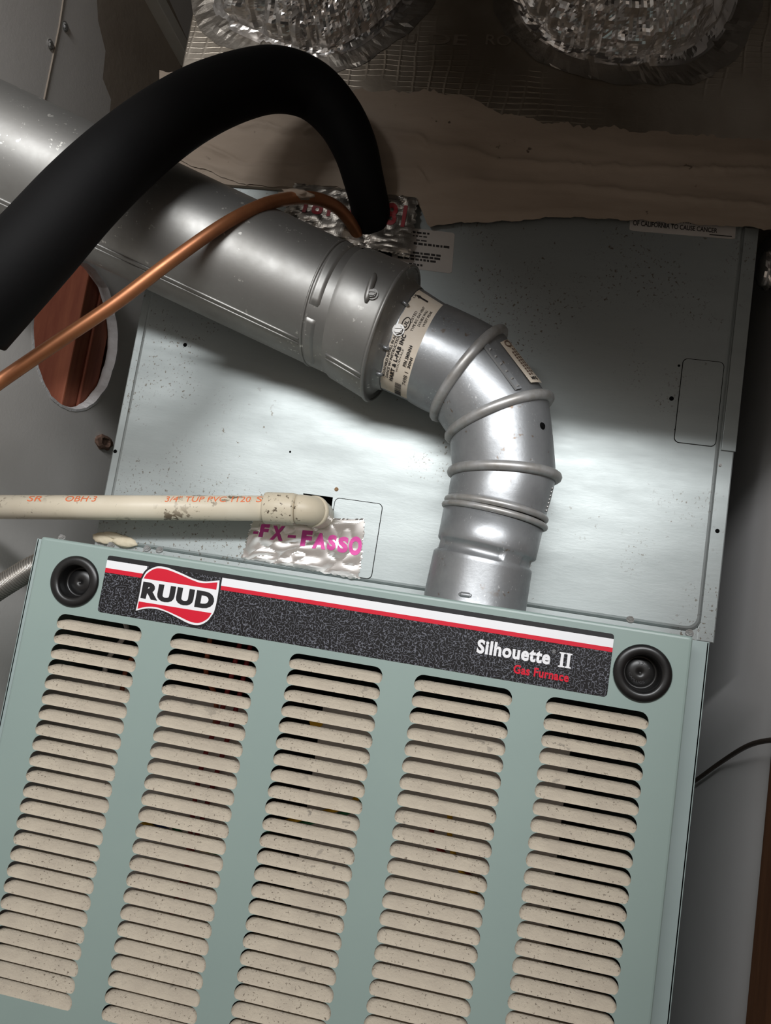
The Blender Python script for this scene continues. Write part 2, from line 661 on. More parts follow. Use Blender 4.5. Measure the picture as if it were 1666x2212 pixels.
for (x, k) in ((XL+0.0006, 1.035), (XL+0.0008, 1.0), (XL-TH*0.5, 0.985), (XL-TH, 1.0)):
    for (y, z) in hole:
        j = 0.4*(k-1)*random.random()
        V.append((x, HC[0]+(y-HC[0])*(k+j), HC[1]+(z-HC[1])*(k+j)))
for i in range(3):
    for k in range(72):
        k2 = (k+1) % 72
        Fc.append((i*72+k, i*72+k2, (i+1)*72+k2, (i+1)*72+k))
o = mesh('gypsum_edge', V, Fc, 'gyps', wl)
o['label'] = 'ragged white gypsum edge of the round hole'
# stud and sheathing inside the wall cavity
box('stud', (XL-0.105, HC[0]+0.055, ZF+0.01), (XL-TH-0.001, HC[0]+0.093, ZC-0.01), 'wood', wl, 0.002)
box('stud', (XL-0.085, HC[0]+0.022, ZF+0.01), (XL-TH-0.004, HC[0]+0.0545, ZC-0.01), 'wood', wl, 0.002)
box('sheathing', (XL-0.125, -0.3, ZF+0.01), (XL-0.106, YB-0.01, ZC-0.01), 'wood', wl)
# joint in the drywall, screw dimples, browner patch beside the ductwork
j0, j1 = atx(145, -60, XL), atx(93, 225, XL)
tube('wall_joint', [j0+Vector((0.0002, 0, 0)), j0.lerp(j1, 0.4)+Vector((0.0002, 0.003, 0)), j1+Vector((0.0002, 0, 0)),
                    j1+Vector((0.0002, -0.004, -0.12))], 0.0012, 'brown_wall', wl, 6)
for (a, b) in ((108, 96), (140, 57)):
    p = atx(a, b, XL)
    screw('drywall_screw', p+Vector((0.0005, 0, 0)), (1, 0, 0), 0.0045, 'bead', wl, 10, 0.0015)
pl = [atx(a, b, XL+0.0007) for a, b in ((212, 45), (228, 110), (222, 170), (240, 215), (236, 250), (330, 250), (420, 230), (420, 120), (330, -80), (205, -80))]
V = [(p.x, p.y, p.z) for p in pl]
o = mesh('brown_drywall', V, [tuple(range(len(V)))], 'brown_wall', wl)
o['label'] = 'brown patch high on the wall'
# broken anchor low on the wall
p = atx(222, 955, XL)
V, Fc = [], []
for i, (rr, hh) in enumerate(((1.0, 0), (0.95, 0.004), (0.6, 0.006), (0.35, 0.003))):
    for k in range(14):
        a = 2*math.pi*k/14
        q = rr*(1+0.25*noise.noise(Vector((math.cos(a)*2, math.sin(a)*2, i*0.7))))
        V.append((p.x+hh, p.y+0.022*q*math.cos(a), p.z+0.0105*q*math.sin(a)))
for i in range(3):
    for k in range(14):
        Fc.append((i*14+k, i*14+(k+1) % 14, (i+1)*14+(k+1) % 14, (i+1)*14+k))
Fc.append(tuple(range(42, 56)))
o = mesh('wall_anchor', V, Fc, mat('anchor_brown', (150, 120, 104), 0.8, var=(96, 74, 62), vscale=160))
tag(o, 'small brown broken wall anchor beside the coil case edge', 'anchor')

# white board along the top of the left wall, dark gap above it
q0, q1 = atx(276, -20, XL), atx(390, 141, XL)
zt = q1.z
tr = box('trim_1', (XL+0.0005, -0.30, zt-0.001), (XL+0.020, q1.y, zt+0.018), 'white_trim', None, 0.001)
struct(tr, 'white board edge at the top of the left wall')
# brown wood jamb at the right edge
xj = XR-0.0025
yj = atx(1640, 1900, xj).y
struct(box('trim_2', (xj, -0.34, ZF), (XR, yj, 0.16), 'brown', None, 0.0005), 'brown wooden door jamb at the right edge')

# unseen closet header, dark, its lower edge shaped to throw the big shadow
HY = -0.38
edge = [(1.6, 0.395), (0.55, 0.398), (0.30, 0.402), (0.20, 0.425), (0.10, 0.455), (0.0, 0.52), (-0.06, 0.68), (-0.12, 0.98), (-0.20, 2.0), (1.6, 2.0)]
n_ = len(edge)
V = [(x, HY, z) for x, z in edge]+[(x, HY-0.02, z) for x, z in edge]
struct(mesh('header_shade', V, [tuple(range(n_)), tuple(range(2*n_-1, n_-1, -1))]+[(i, n_+i, n_+(i+1) % n_, (i+1) % n_) for i in range(n_)], mat('dark_shade_header', (52, 44, 38), 0.8)),
       'unseen header above the closet opening, edge shaped to cast the shadow')

# ================================================================ furnace
fur = thing('gas_furnace', 'sage green gas furnace with a louvered front door at the bottom', 'furnace')
DX0, DX1, DZ0, DZ1 = -0.0293, 0.4998, -0.40, 0.0675
PIT, W = 0.01236, 0.075
NROW, NCOL = 24, 5
RC = 0.0068
RCB = 0.0034


def quarter(t):
    return math.sqrt(max(0.0, 1-(1-t)**2))


TS = [0, 0.06, 0.2, 0.42, 0.7, 1.0]


def column_hole(x0):
    """scalloped outline of one column of louvers"""
    L, R = [], []
    for r in range(NROW):
        zm = -r*PIT
        for t in reversed(TS):
            z = zm+0.6*PIT*quarter(t)
            if r > 0 and t == 1.0:
                continue
            L.append((x0+RC*t, z))
        for t in TS[1:]:
            z = zm-0.4*PIT*quarter(t)
            L.append((x0+(RC if t == 1.0 else RCB*t), z))
    for (x, z) in L:
        R.append((2*x0+W-x, z))
    return L+R[::-1]


plugs = [(0.0087, 0.0349), (0.4665, 0.0353)]
PR = 0.0212


def circ(cx, cz, r, n=32):
    return [(cx+r*math.cos(2*math.pi*k/n), cz+r*math.sin(2*math.pi*k/n)) for k in range(n)]


holes = [column_hole(k*0.1) for k in range(NCOL)]+[circ(x, z, 0.0135) for x, z in plugs]
bm = plate_bm([(rrect(DX0+0.0025, DX1-0.0025, DZ0+0.0025, DZ1-0.0025, 0.002), 0.0),
               (rrect(DX0+0.0012, DX1-0.0012, DZ0+0.0012, DZ1-0.0012, 0.002), 0.0003),
               (rrect(DX0+0.0003, DX1-0.0003, DZ0+0.0003, DZ1-0.0003, 0.002), 0.0012),
               (rrect(DX0, DX1, DZ0, DZ1, 0.002), 0.0026),
               (rrect(DX0, DX1, DZ0, DZ1, 0.002), 0.022),
               (rrect(DX0+0.006, DX1-0.006, DZ0+0.006, DZ1-0.006, 0.002), 0.022)], holes, 0.0008)
door = from_bm('door', bm, 'door', fur)
door['label'] = 'sage green louvered front door'

# louvers: top edge pressed inwards, dust on the slope
_e = sorted({RC*t for t in TS} | {RCB*t for t in TS})
us = _e+[W*0.25, W*0.5, W*0.75]+[W-t for t in reversed(_e)]
DEP, RISE = 0.76*PIT, 0.22*PIT
V, Fc = [], []
NV = 5
prof = [(0, 0), (0.10, 0.035), (0.35, 0.28), (0.7, 0.66), (1.0, 1.0)]   # (v along z, inward fraction)
for side in (0, 1):
    for x in us:
        s_ = min(x, W-x)
        c, cb = quarter(min(1.0, s_/RC)), quarter(min(1.0, s_/RCB))
        for (vz, vy) in prof:
            z = -0.4*PIT*cb+(0.4*PIT*cb+RISE*c)*vz
            V.append((x, DEP*c*vy+0.0008*side+0.0001, z-0.0005*side*c*vz))
nu = len(us)
for side in (0, 1):
    b0 = side*nu*NV
    for i in range(nu-1):
        for k in range(NV-1):
            q = (b0+i*NV+k, b0+(i+1)*NV+k, b0+(i+1)*NV+k+1, b0+i*NV+k+1)
            Fc.append(q if side == 0 else q[::-1])
for i in range(nu-1):
    a, b = i*NV+NV-1, (i+1)*NV+NV-1
    Fc.append((a, b, b+nu*NV, a+nu*NV))
lv = bpy.data.meshes.new('louver')
lv.from_pydata(V, [], Fc)
lv.materials.append(M['dust'])
lv.polygons.foreach_set('use_smooth', [True]*len(lv.polygons))
for c in range(NCOL):
    for r in range(NROW):
        o = bpy.data.objects.new('louver', lv)
        COL.objects.link(o)
        o.parent = door
        o.location = (c*0.1, 0, -r*PIT)

# finger-hole plugs
prof = [(1.0, 0.0), (1.0, -0.0012), (0.96, -0.0022), (0.86, -0.0030), (0.74, -0.0030), (0.66, -0.0022), (0.635, -0.0012),
        (0.62, 0.001), (0.60, 0.008), (0.58, 0.0095), (0.50, 0.0098), (0.485, 0.0090), (0.47, 0.0086), (0.2, 0.0086), (0.06, 0.0086), (0.05, 0.0092), (0.0, 0.0092)]
V, Fc = [], []
SEG = 56
for r_, y_ in prof[:-1]:
    for k in range(SEG):
        a = 2*math.pi*k/SEG
        V.append((PR*r_*math.cos(a), y_, PR*r_*math.sin(a)))
V.append((0, prof[-1][1], 0))
for i in range(len(prof)-2):
    for k in range(SEG):
        k2 = (k+1) % SEG
        Fc.append((i*SEG+k, (i+1)*SEG+k, (i+1)*SEG+k2, i*SEG+k2))
i = len(prof)-2
for k in range(SEG):
    Fc.append((i*SEG+k, len(V)-1, i*SEG+(k+1) % SEG))
pm = bpy.data.meshes.new('finger_plug')
pm.from_pydata(V, [], [f[::-1] for f in Fc])
pm.materials.append(M['plug'])
pm.polygons.foreach_set('use_smooth', [True]*len(pm.polygons))
for (x, z) in plugs:
    o = bpy.data.objects.new('finger_plug', pm)
    COL.objects.link(o)
    o.parent = door
    o.location = (x, -0.0001, z)
    o['label'] = 'round black plastic finger plug'
# moulded letters on the right plug
for (body, ang0, ang1, rr) in (('CAPLUGS', -150, -40, 0.0066), ('22-M', 50, 130, 0.0060)):
    def fn(u, v, a0=ang0, a1=ang1, r0=rr):
        if a0 < 0:
            a = math.radians(a0+(a1-a0)*u)
            r = r0+0.0018*(1-v)
        else:
            a = math.radians(a1+(a0-a1)*u)
            r = r0+0.0018*v
        a += math.radians(-20)
        return Vector((plugs[1][0]+r*math.cos(a), 0.0083, plugs[1][1]+r*math.sin(a)))
    lettering('plug_lettering', body, fn, mat('plug_raised', (58, 58, 60), 0.35), door)

# name plate
PX0, PX1, PZ0, PZ1 = 0.0335, 0.4432, 0.0137, 0.0605
flat('name_plate', rrect(PX0, PX1, PZ0, PZ1, 0.0028), -0.0001, 'plate', door, 0.0004)['label'] = 'black speckled name plate strip'
Yp = -0.00055
flat('black_band', rrect(PX0+0.0002, PX1-0.0002, 0.057, PZ1-0.0001, 0.0018), Yp, 'black_p', door, 0.0002)
for (nm, x0, x1, za, zb, mt) in (('white_stripe', PX0, 0.0691, 0.0500, 0.0565, 'white_p'), ('red_stripe', PX0, 0.0670, 0.0463, 0.0500, 'red_p'),
                                 ('white_stripe', 0.1341, PX1, 0.0503, 0.0568, 'white_p'), ('red_stripe', 0.1341, PX1, 0.0470, 0.0503, 'red_p')):
    flat(nm, [(x0, za), (x1, za), (x1, zb), (x0, zb)], Yp, mt, door, 0.0002)
LOGO = [(0.0667, 0.045), (0.0694, 0.052), (0.075, 0.0564), (0.080, 0.058), (0.0875, 0.0578), (0.0987, 0.0554), (0.1098, 0.0525),
        (0.1184, 0.0515), (0.1245, 0.0524), (0.1322, 0.0544), (0.1328, 0.0475), (0.1329, 0.0356), (0.1322, 0.0286), (0.1310, 0.0256),
        (0.1280, 0.0206), (0.122, 0.0166), (0.1136, 0.0163), (0.1025, 0.0195), (0.0924, 0.0224), (0.0836, 0.0235), (0.0753, 0.0227),
        (0.0665, 0.0195), (0.0669, 0.0274), (0.067, 0.0375)]
lc = (0.1, 0.037)


def dense(pl, n=5):
    return [tuple(q) for q in catmull(pl, n)]


SM = dense(LOGO[0:10], 5)+dense(LOGO[9:14], 4)[1:-1]+dense(LOGO[13:22], 5)+dense(LOGO[21:]+LOGO[:1], 4)[1:-1]
flat('logo_outline', [(lc[0]+(x-lc[0])*1.045, lc[1]+(z-lc[1])*1.06) for x, z in SM], Yp-0.0002, 'black_p', door, 0.0001)
flat('logo_badge', SM, Yp-0.0003, 'white_p', door, 0.0001)
RT = dense([(0.0681, 0.0463), (0.0702, 0.0506), (0.0752, 0.0550), (0.0803, 0.0564), (0.0878, 0.0561), (0.0989, 0.0538), (0.1101, 0.0510), (0.1187, 0.0500), (0.1308, 0.0525)], 5)
flat('logo_red_wave', RT+[(0.1309, 0.0465)], Yp-0.0004, 'red_p', door, 0.0001)
RB = dense([(0.1305, 0.0275), (0.1279, 0.0225), (0.1218, 0.0183), (0.1143, 0.0180), (0.1033, 0.0208), (0.0921, 0.0236), (0.0834, 0.0249), (0.0751, 0.024), (0.0678, 0.0213)], 5)
flat('logo_red_wave', RB+[(0.0676, 0.0273)], Yp-0.0004, 'red_p', door, 0.0001)
text_xz('logo_lettering', 'RUUD', 0.0684, 0.1308, 0.0300, 0.0438, Yp-0.0005, 'black_p', door, 0.062)
text_xz('model_lettering', 'Silhouette', 0.3436, 0.3990, 0.0302, 0.0410, Yp-0.0003, 'white_p', door, 0.04)
text_xz('model_lettering', '\u00ae', 0.3993, 0.4026, 0.0393, 0.0422, Yp-0.0003, 'grey_p', door)
for x0 in (0.4052, 0.4101):          # serif numeral two
    x1 = x0+0.0046
    xm0, xm1 = x0+0.0012, x1-0.0012
    flat('numeral', [(x0, 0.0300), (x1, 0.0300), (x1, 0.0309), (xm1, 0.0312), (xm1, 0.0399), (x1, 0.0402), (x1, 0.0411),
                     (x0, 0.0411), (x0, 0.0402), (xm0, 0.0399), (xm0, 0.0312), (x0, 0.0309)], Yp-0.0002, 'white_p', door, 0.0001)
text_xz('gas_lettering', 'Gas Furnace', 0.3730, 0.4142, 0.0198, 0.0266, Yp-0.0003, 'red_p', door, 0.03)
text_xz('registered_mark', '\u00ae', 0.1338, 0.1356, 0.0436, 0.0453, Yp-0.0003, 'grey_p', door)

# cabinet behind the door
CX0, CX1, CYF = -0.049, 0.5185, 0.0265
bm = bmesh.new()
bm_box(bm, (CX0, CYF, ZF), (CX0+0.0015, 0.74, 0.0655))
bm_box(bm, (CX1-0.0015, CYF, ZF), (CX1, 0.74, 0.0655))
bm_box(bm, (CX0, 0.7385, ZF), (CX1, 0.74, 0.0655))
bm_box(bm, (CX0, CYF+0.002, 0.0640), (CX1, 0.74, 0.0655))
bm_box(bm, (CX0, CYF, ZF), (CX0+0.026, CYF+0.002, 0.0655), 0.0006)
bm_box(bm, (CX1-0.026, CYF, ZF), (CX1, CYF+0.002, 0.0655), 0.0006)
bm_box(bm, (CX0, CYF, ZF), (CX1, CYF+0.002, -0.405))
from_bm('cabinet_body', bm, 'cabinet', fur)
# screws along the top
for (a, b, y) in ((134, 1160, 0.03), (240, 1176, 0.05), (318, 1183, 0.05), (345, 1186, 0.06), (1362, 1336, 0.07), (1490, 1365, 0.04)):
    p = at(a, b, y)
    screw('screw', (p.x, y, p.z-0.001), (0, -0.75, 0.65), 0.0026, 'bead', fur, 6, 0.0020)
# burner compartment seen through the louvers
box('burner_shield', (CX0+0.01, 0.055, -0.30), (0.165, 0.057, -0.045), 'shield', fur)
box('burner_shield', (0.222, 0.055, -0.30), (CX1-0.09, 0.057, -0.030), 'shield', fur)
box('gas_valve', (0.175, 0.06, -0.24), (0.215, 0.12, -0.02), 'dark', fur, 0.004)
wires = [('w_red', [(0.145, 0.045, 0.02), (0.140, 0.04, -0.05), (0.128, 0.045, -0.12), (0.135, 0.05, -0.25)]),
         ('w_red', [(0.152, 0.05, 0.02), (0.150, 0.045, -0.05), (0.138, 0.05, -0.13), (0.12, 0.05, -0.25)]),
         ('w_copper', [(0.118, 0.04, 0.01), (0.120, 0.04, -0.025), (0.132, 0.042, -0.045), (0.13, 0.06, -0.08)]),
         ('w_copper', [(0.052, 0.05, -0.018), (0.044, 0.05, -0.035), (0.040, 0.06, -0.07)]),
         ('w_white', [(0.035, 0.035, 0.012), (0.045, 0.035, -0.002), (0.030, 0.04, -0.03), (0.028, 0.05, -0.06)]),
         ('w_yellow', [(0.275, 0.04, -0.075), (0.262, 0.038, -0.105), (0.222, 0.035, -0.125), (0.19, 0.04, -0.14)]),
         ('w_green', [(0.275, 0.045, -0.077), (0.266, 0.043, -0.109), (0.228, 0.038, -0.128), (0.19, 0.044, -0.143)]),
         ('w_yellow', [(0.09, 0.03, -0.150), (0.115, 0.024, -0.155), (0.15, 0.024, -0.160), (0.185, 0.03, -0.162)]),
         ('w_blue', [(0.09, 0.034, -0.147), (0.12, 0.026, -0.1535), (0.15, 0.028, -0.157), (0.185, 0.034, -0.158)]),
         ('w_green', [(0.12, 0.03, -0.151), (0.145, 0.022, -0.158), (0.17, 0.026, -0.161), (0.19, 0.034, -0.163)]),
         ('w_yellow', [(0.34, 0.045, -0.10), (0.345, 0.04, -0.125), (0.362, 0.04, -0.150), (0.38, 0.05, -0.17)]),
         ('w_red', [(0.325, 0.045, -0.11), (0.335, 0.042, -0.128), (0.372, 0.042, -0.150), (0.39, 0.05, -0.16)])]
for mt, pts in wires:
    tube('wire', [Vector(q.tolist()) for q in catmull(pts, 6)], 0.0022, mt, fur, 8)
V, Fc = tube_mesh([(0.2222, 0.034, -0.0475), (0.2222, 0.040, -0.0475)], [0.0055, 0.0055], 20)
mesh('wire_nut', V, Fc, 'w_yellow', fur)

# ================================================================ coil case on top of the furnace
YC = 0.143
case = thing('coil_case', 'grey galvanized coil case standing on the furnace behind the vent pipe', 'coil case')
KX0, KX1, KZ0, KZ1 = -0.0615, 0.5555, 0.0660, 0.500
bm = bmesh.new()
bm_box(bm, (KX0, YC+0.003, KZ0), (KX0+0.014, 0.70, KZ1), 0.0012)
bm_box(bm, (KX1-0.016, YC+0.003, KZ0), (KX1, 0.70, KZ1), 0.0012)
bm_box(bm, (KX0+0.0141, 0.685, KZ0), (KX1-0.0161, 0.70, KZ1))
bm_box(bm, (KX0+0.0141, YC+0.003, KZ1-0.012), (KX1-0.0161, 0.684, KZ1), 0.001)
bm_box(bm, (KX0+0.0135, YC+0.0032, KZ0), (KX1-0.0155, 0.684, KZ0+0.012))
from_bm('case_body', bm, 'casing', case)
port = [(0.1515, 0.1240), (0.1822, 0.1240), (0.1812, 0.1517), (0.1505, 0.1517)]
lp = [at(a, b, YC) for a, b in ((735, 500), (840, 520), (835, 600), (740, 600))]
lport = [(lp[3].x, lp[3].z), (lp[2].x, lp[2].z), (lp[1].x, lp[1].z), (lp[0].x, lp[0].z)]
X0, X1, Z0, Z1 = -0.0540, 0.5425, 0.0730, 0.497


def pr(i, r):
    return rrect(X0+i, X1-i, Z0+i, Z1-i, r, 8)


bm = plate_bm([(pr(0.005, 0.010), YC), (pr(0.003, 0.011), YC+0.0004), (pr(0.0013, 0.012), YC+0.0016), (pr(0.0004, 0.013), YC+0.0035), (pr(0, 0.013), YC+0.008)],
              [port, lport], 0.003)
from_bm('front_panel', bm, 'casing', case)
box('drain_pan', (0.13, YC+0.05, 0.09), (0.25, YC+0.20, 0.18), 'dark', case)
box('coil_interior', (-0.04, YC+0.12, 0.30), (0.40, YC+0.30, 0.46), 'dark', case)
# knockouts: dark plate standing in for the gap's shadow, casing plate slightly proud
for (x0, x1, z0, z1) in ((0.4990, 0.5375, 0.2482, 0.3318), (0.1835, 0.2325, 0.0765, 0.1520)):
    flat('knockout_gap_shadow', rrect(x0, x1, z0, z1, 0.005), YC+0.0001, 'dark', case, 0.0003)
    flat('knockout_plate', rrect(x0+0.0007, x1-0.0007, z0+0.0007, z1-0.0007, 0.0045), YC+0.0001, 'casing', case, 0.0006)
# small punched holes and rivets
for (a, b, r) in ((400, 745, 0.0022), (1451, 861, 0.0022), (1467, 790, 0.0012), (1460, 928, 0.0012), (627, 976, 0.0011), (1180, 905, 0.001)):
    p = at(a, b, YC)
    flat('screw_hole', circ(p.x, p.z, r, 14), YC, 'black', case, 0.0002)
for (a, b, r) in ((249, 975, 0.0020), (1550, 1147, 0.0020)):
    p = at(a, b, YC+0.003)
    flat('screw_hole', circ(p.x, p.z, r, 14), YC+0.003, 'black', case, 0.0003)
for (a, b) in ((1556, 1005), (1604, 790)):
    p = at(a, b, YC+0.003)
    screw('rivet', (p.x, YC+0.003, p.z), (0, -1, 0), 0.0013, 'steel', case, 10, 0.0012)
p = at(727, 1057, YC)
screw('brass_rivet', (p.x, YC, p.z), (0, -1, 0), 0.0017, mat('rusty_rivet', (128, 100, 70), 0.6, metal=0.4), case, 12, 0.001)
# upper right corner flange overlapping the lower one
p = at(1580, 974, YC)
box('corner_flange', (0.5432, YC+0.001, p.z), (KX1+0.0006, YC+0.003, 0.47), 'casing', case, 0.0004)
# caulk lumps at lower left corner
for (a, b, rx, rz) in ((225, 1163, 0.013, 0.006), (268, 1170, 0.014, 0.006), (245, 1158, 0.012, 0.004)):
    p = at(a, b, YC)
    bmc = bmesh.new()
    bmesh.ops.create_icosphere(bmc, subdivisions=3, radius=1.0)
    for v in bmc.verts:
        k = 1+0.25*noise.noise(v.co*2.2+Vector((a, 0, 0)))
        v.co = Vector((p.x+v.co.x*rx*k, YC+v.co.y*0.004*k, max(0.0662, p.z+v.co.z*rz*k)))
    from_bm('caulk', bmc, 'caulk', case, True)

# stickers on the case
def sticker(corners, y, name, rot=None):
    """corner pixels: top-left, top-right, bottom-right, bottom-left on the case plane"""
    P4 = [at(a, b, y) for a, b in corners]

    def f(u, v):
        return P4[3].lerp(P4[2], u).lerp(P4[0].lerp(P4[1], u), v)
    return f


def quad_plate(name, f, material, parent, u0=0, u1=1, v0=0, v1=1, off=0.0, rc=0.06, asp=1.0):
    pts = rrect(0, 1, 0, 1, rc) if rc else [(0, 0), (1, 0), (1, 1), (0, 1)]
    V = []
    for (a, b) in pts:
        q = f(u0+(u1-u0)*a, v0+(v1-v0)*b)
        V.append((q.x, q.y-off, q.z))
    n = len(V)
    V += [(x, y+0.0002, z) for x, y, z in V]
    Fc = [tuple(range(n))[::-1], tuple(range(n, 2*n))]+[(i, (i+1) % n, n+(i+1) % n, n+i) for i in range(n)]
    return mesh(name, V, Fc, material, parent)


YS = YC-0.0003
f = sticker(((840, 487), (983, 503), (976, 591), (845, 574)), YS, 'sticker')
st = quad_plate('warning_sticker', f, 'sticker', case)
st['label'] = 'white printed sticker above the vent pipe'
rows = [(0.88, 0.30, 0.62, 0.045), (0.80, 0.35, 0.60, 0.03), (0.70, 0.42, 0.58, 0.03), (0.60, 0.38, 0.95, 0.055), (0.37, 0.12, 0.82, 0.05), (0.29, 0.12, 0.80, 0.05),
        (0.21, 0.12, 0.74, 0.05), (0.08, 0.30, 0.52, 0.05)]
for (v, u0, u1, h) in rows:
    u = u0
    while u < u1:
        du = random.uniform(0.03, 0.11)
        quad_plate('text_line', f, 'ink', st, u, min(u+du, u1), v, v+h, 0.0002, 0)
        u += du+0.018
f = sticker(((1364, 440), (1592, 468), (1588, 517), (1360, 498)), YS, 'sticker')
st = quad_plate('warning_sticker', f, 'sticker', case)
st['label'] = 'white warning sticker half hidden under the mastic'
lettering('sticker_lettering', 'OF CALIFORNIA TO CAUSE CANCER', lambda u, v: f(0.03+0.80*u, 0.20+0.20*v)+Vector((0, -0.0003, 0)), 'ink', st, 0.02)
lettering('sticker_lettering', 'CHEMICALS ARE KNOWN TO', lambda u, v: f(0.04+0.62*u, 0.46+0.20*v)+Vector((0, -0.0003, 0)), 'ink', st, 0.012)
quad_plate('text_line', f, 'ink', st, 0.76, 0.97, 0.09, 0.13, 0.0002, 0)

# ================================================================ vent: connector, elbow, flue
YV = 0.085
RV = 0.0462

conn = thing('vent_connector', 'short galvanized vent connector rising from behind the furnace door', 'vent pipe')
b0 = Ring((918, 1276), (1138, 1309), YV)
b1 = Ring((937, 1190), (1149, 1238), YV)
t1 = Ring((947, 1158), (1158, 1210), YV)
t2 = Ring((959, 1096), (1173, 1146), YV)
low = b0.lerp(b1, -1.2)
low.c = Vector((b0.c.x, YV, 0.0660))
low.a = Vector((b0.a.length, 0, 0))
rings = [low, b0, b1.lerp(b0, 0.1), b1, b1.lerp(t1, 0.12, 0.985), b1.lerp(t1, 0.25, 0.93), b1.lerp(t1, 0.75, 0.93), b1.lerp(t1, 0.9, 0.985), t1, t1.lerp(t2, 0.12), t2, t2.lerp(t1, -0.05, 0.93)]


def crimp(i, th):
    # raised tabs inside the pressed groove
    if i in (5, 6):
        d = math.degrees(th) % 360
        for c0, w_ in ((206, 8), (305, 26), (62, 26), (130, 26)):
            if abs((d-c0+180) % 360-180) < w_*0.5:
                return 1.05
    return 1.0


loft('connector_pipe', rings, 'pipe', conn, 144, crimp)
bead('bead', Ring((961, 1090), (1177, 1141), YV), 0.0028, 'bead', conn)
# pressed slot low on the connector
r_ = b0.lerp(b1, 0.08)
cs = [on_loft(b0, b1, 0.02+0.03*math.sin(a), math.radians(-100)+0.105*math.cos(a), 0.0004) for a in [2*math.pi*k/20 for k in range(20)]]
tube('pressed_slot', cs+[cs[0]], 0.0011, 'pipe', conn, 8)
on = []
for k in range(9):
    on.append(on_loft(b0, b1, 0.02, math.radians(-100)-0.08+0.16*k/8, -0.0003))
tube('pressed_rib', on, 0.0024, 'pipe', conn, 8)

elb = thing('vent_elbow', 'adjustable galvanized vent elbow with two paper labels', 'vent elbow')
A0 = Ring((964, 1083), (1181, 1128), YV, 1.0, RV)
A1 = Ring((969, 1067), (1180, 1114), YV, 1.0, RV)
B0 = Ring((977, 1034), (1197, 1049), YV, 1.0, RV)
Bb = Ring((975, 1020), (1205, 1033), YV, 1.0, RV)
B1 = Ring((978, 1004), (1203, 1015), YV, 1.0, RV)
C0 = Ring((975, 958), (1187, 872), YV, 1.0, RV)
Cb = Ring((970, 944), (1188, 861), YV, 1.0, RV)
C1 = Ring((961, 930), (1181, 845), YV, 1.0, RV)
D0 = Ring((950, 905), (1091, 730), YV, 1.0, RV)
Db = Ring((938, 898), (1088, 718), YV, 1.0, RV)
D1 = Ring((929, 890), (1076, 708), YV, 1.0, RV)
E0 = Ring((880, 864), (970, 665), YV, 1.0, RV)
E1 = Ring((822, 839), (918, 631), YV, 1.0, RV)
E2 = Ring((800, 829), (898, 621), YV, 1.0, RV)
YFL = 0.083
# slight bulge between the beads
def gore(r1, r2):
    return [r1.lerp(r2, t, 1+0.015*math.sin(math.pi*t)) for t in (0, 0.12, 0.3, 0.5, 0.7, 0.88, 1)]


loft('gore', [A0.scaled(0.96), A0]+gore(A1, Bb.scaled(0.965)), 'pipe', elb)
loft('gore', gore(Bb.scaled(0.97), Cb.scaled(0.97)), 'pipe', elb)
loft('gore', gore(Cb.scaled(0.97), Db.scaled(0.965)), 'pipe', elb)
loft('gore', gore(Db.scaled(0.965), E0), 'pipe', elb)
loft('neck', [E0.scaled(0.985), E1.scaled(0.985), E2.scaled(0.985)], 'pipe', elb)
bead('bead', Ring((967, 1079), (1178, 1124), YV, 1.0, RV), 0.0030, 'bead', elb)
bead('bead', Bb, 0.0046, 'bead', elb, 0.985)
bead('bead', Cb, 0.0048, 'bead', elb, 0.985)
bead('bead', Db, 0.0048, 'bead', elb, 0.985)
# stitched seam on the third gore: lapped edge with pierced tabs
V, Fc = [], []
TH0 = math.radians(-62)
for k in range(13):
    s_ = k/12
    V += [on_loft(C1, D0, 1-s_, TH0, 0.0012), on_loft(C1, D0, 1-s_, TH0-0.10, 0.0011), on_loft(C1, D0, 1-s_, TH0-0.12, -0.0004), on_loft(C1, D0, 1-s_, TH0+0.01, -0.0004)]
for k in range(12):
    for q in range(3):
        a = k*4+q
        Fc.append((a, a+1, a+5, a+4))
    Fc.append((k*4+3, k*4, k*4+4, k*4+7))
mesh('seam_lap', V, Fc, 'pipe', elb)
for k in range(6):
    s_ = 0.08+0.165*k
    p0 = on_loft(C1, D0, 1-s_, TH0-0.05, 0.0012)
    p1 = on_loft(C1, D0, 1-s_-0.05, TH0-0.02, 0.0018)
    p2 = on_loft(C1, D0, 1-s_-0.05, TH0-0.085, 0.0013)
    p3 = on_loft(C1, D0, 1-s_-0.04, TH0-0.05, 0.0034)
    mesh('seam_tab', [p0, p1, p2, p3], [(0, 1, 3), (0, 3, 2), (1, 2, 3), (0, 2, 1)], 'bead', elb)
# screw hole in the second gore
p = on_loft(C0, B1, 0.42, math.radians(-40), 0.0003)
nrm = (p-C0.lerp(B1, 0.42).c).normalized()
screw('pierced_hole', p-nrm*0.0008, nrm, 0.0026, 'black', elb, 12, 0.0012)
# seam on the right of the lowest gore
for k in range(7):
    p = on_loft(A1, B0, 0.1+0.12*k, math.radians(-16), 0.0002)
    nrm = (p-A1.c).normalized()
    screw('seam_rivet', p, nrm, 0.0011, 'steel', elb, 8, 0.0009)


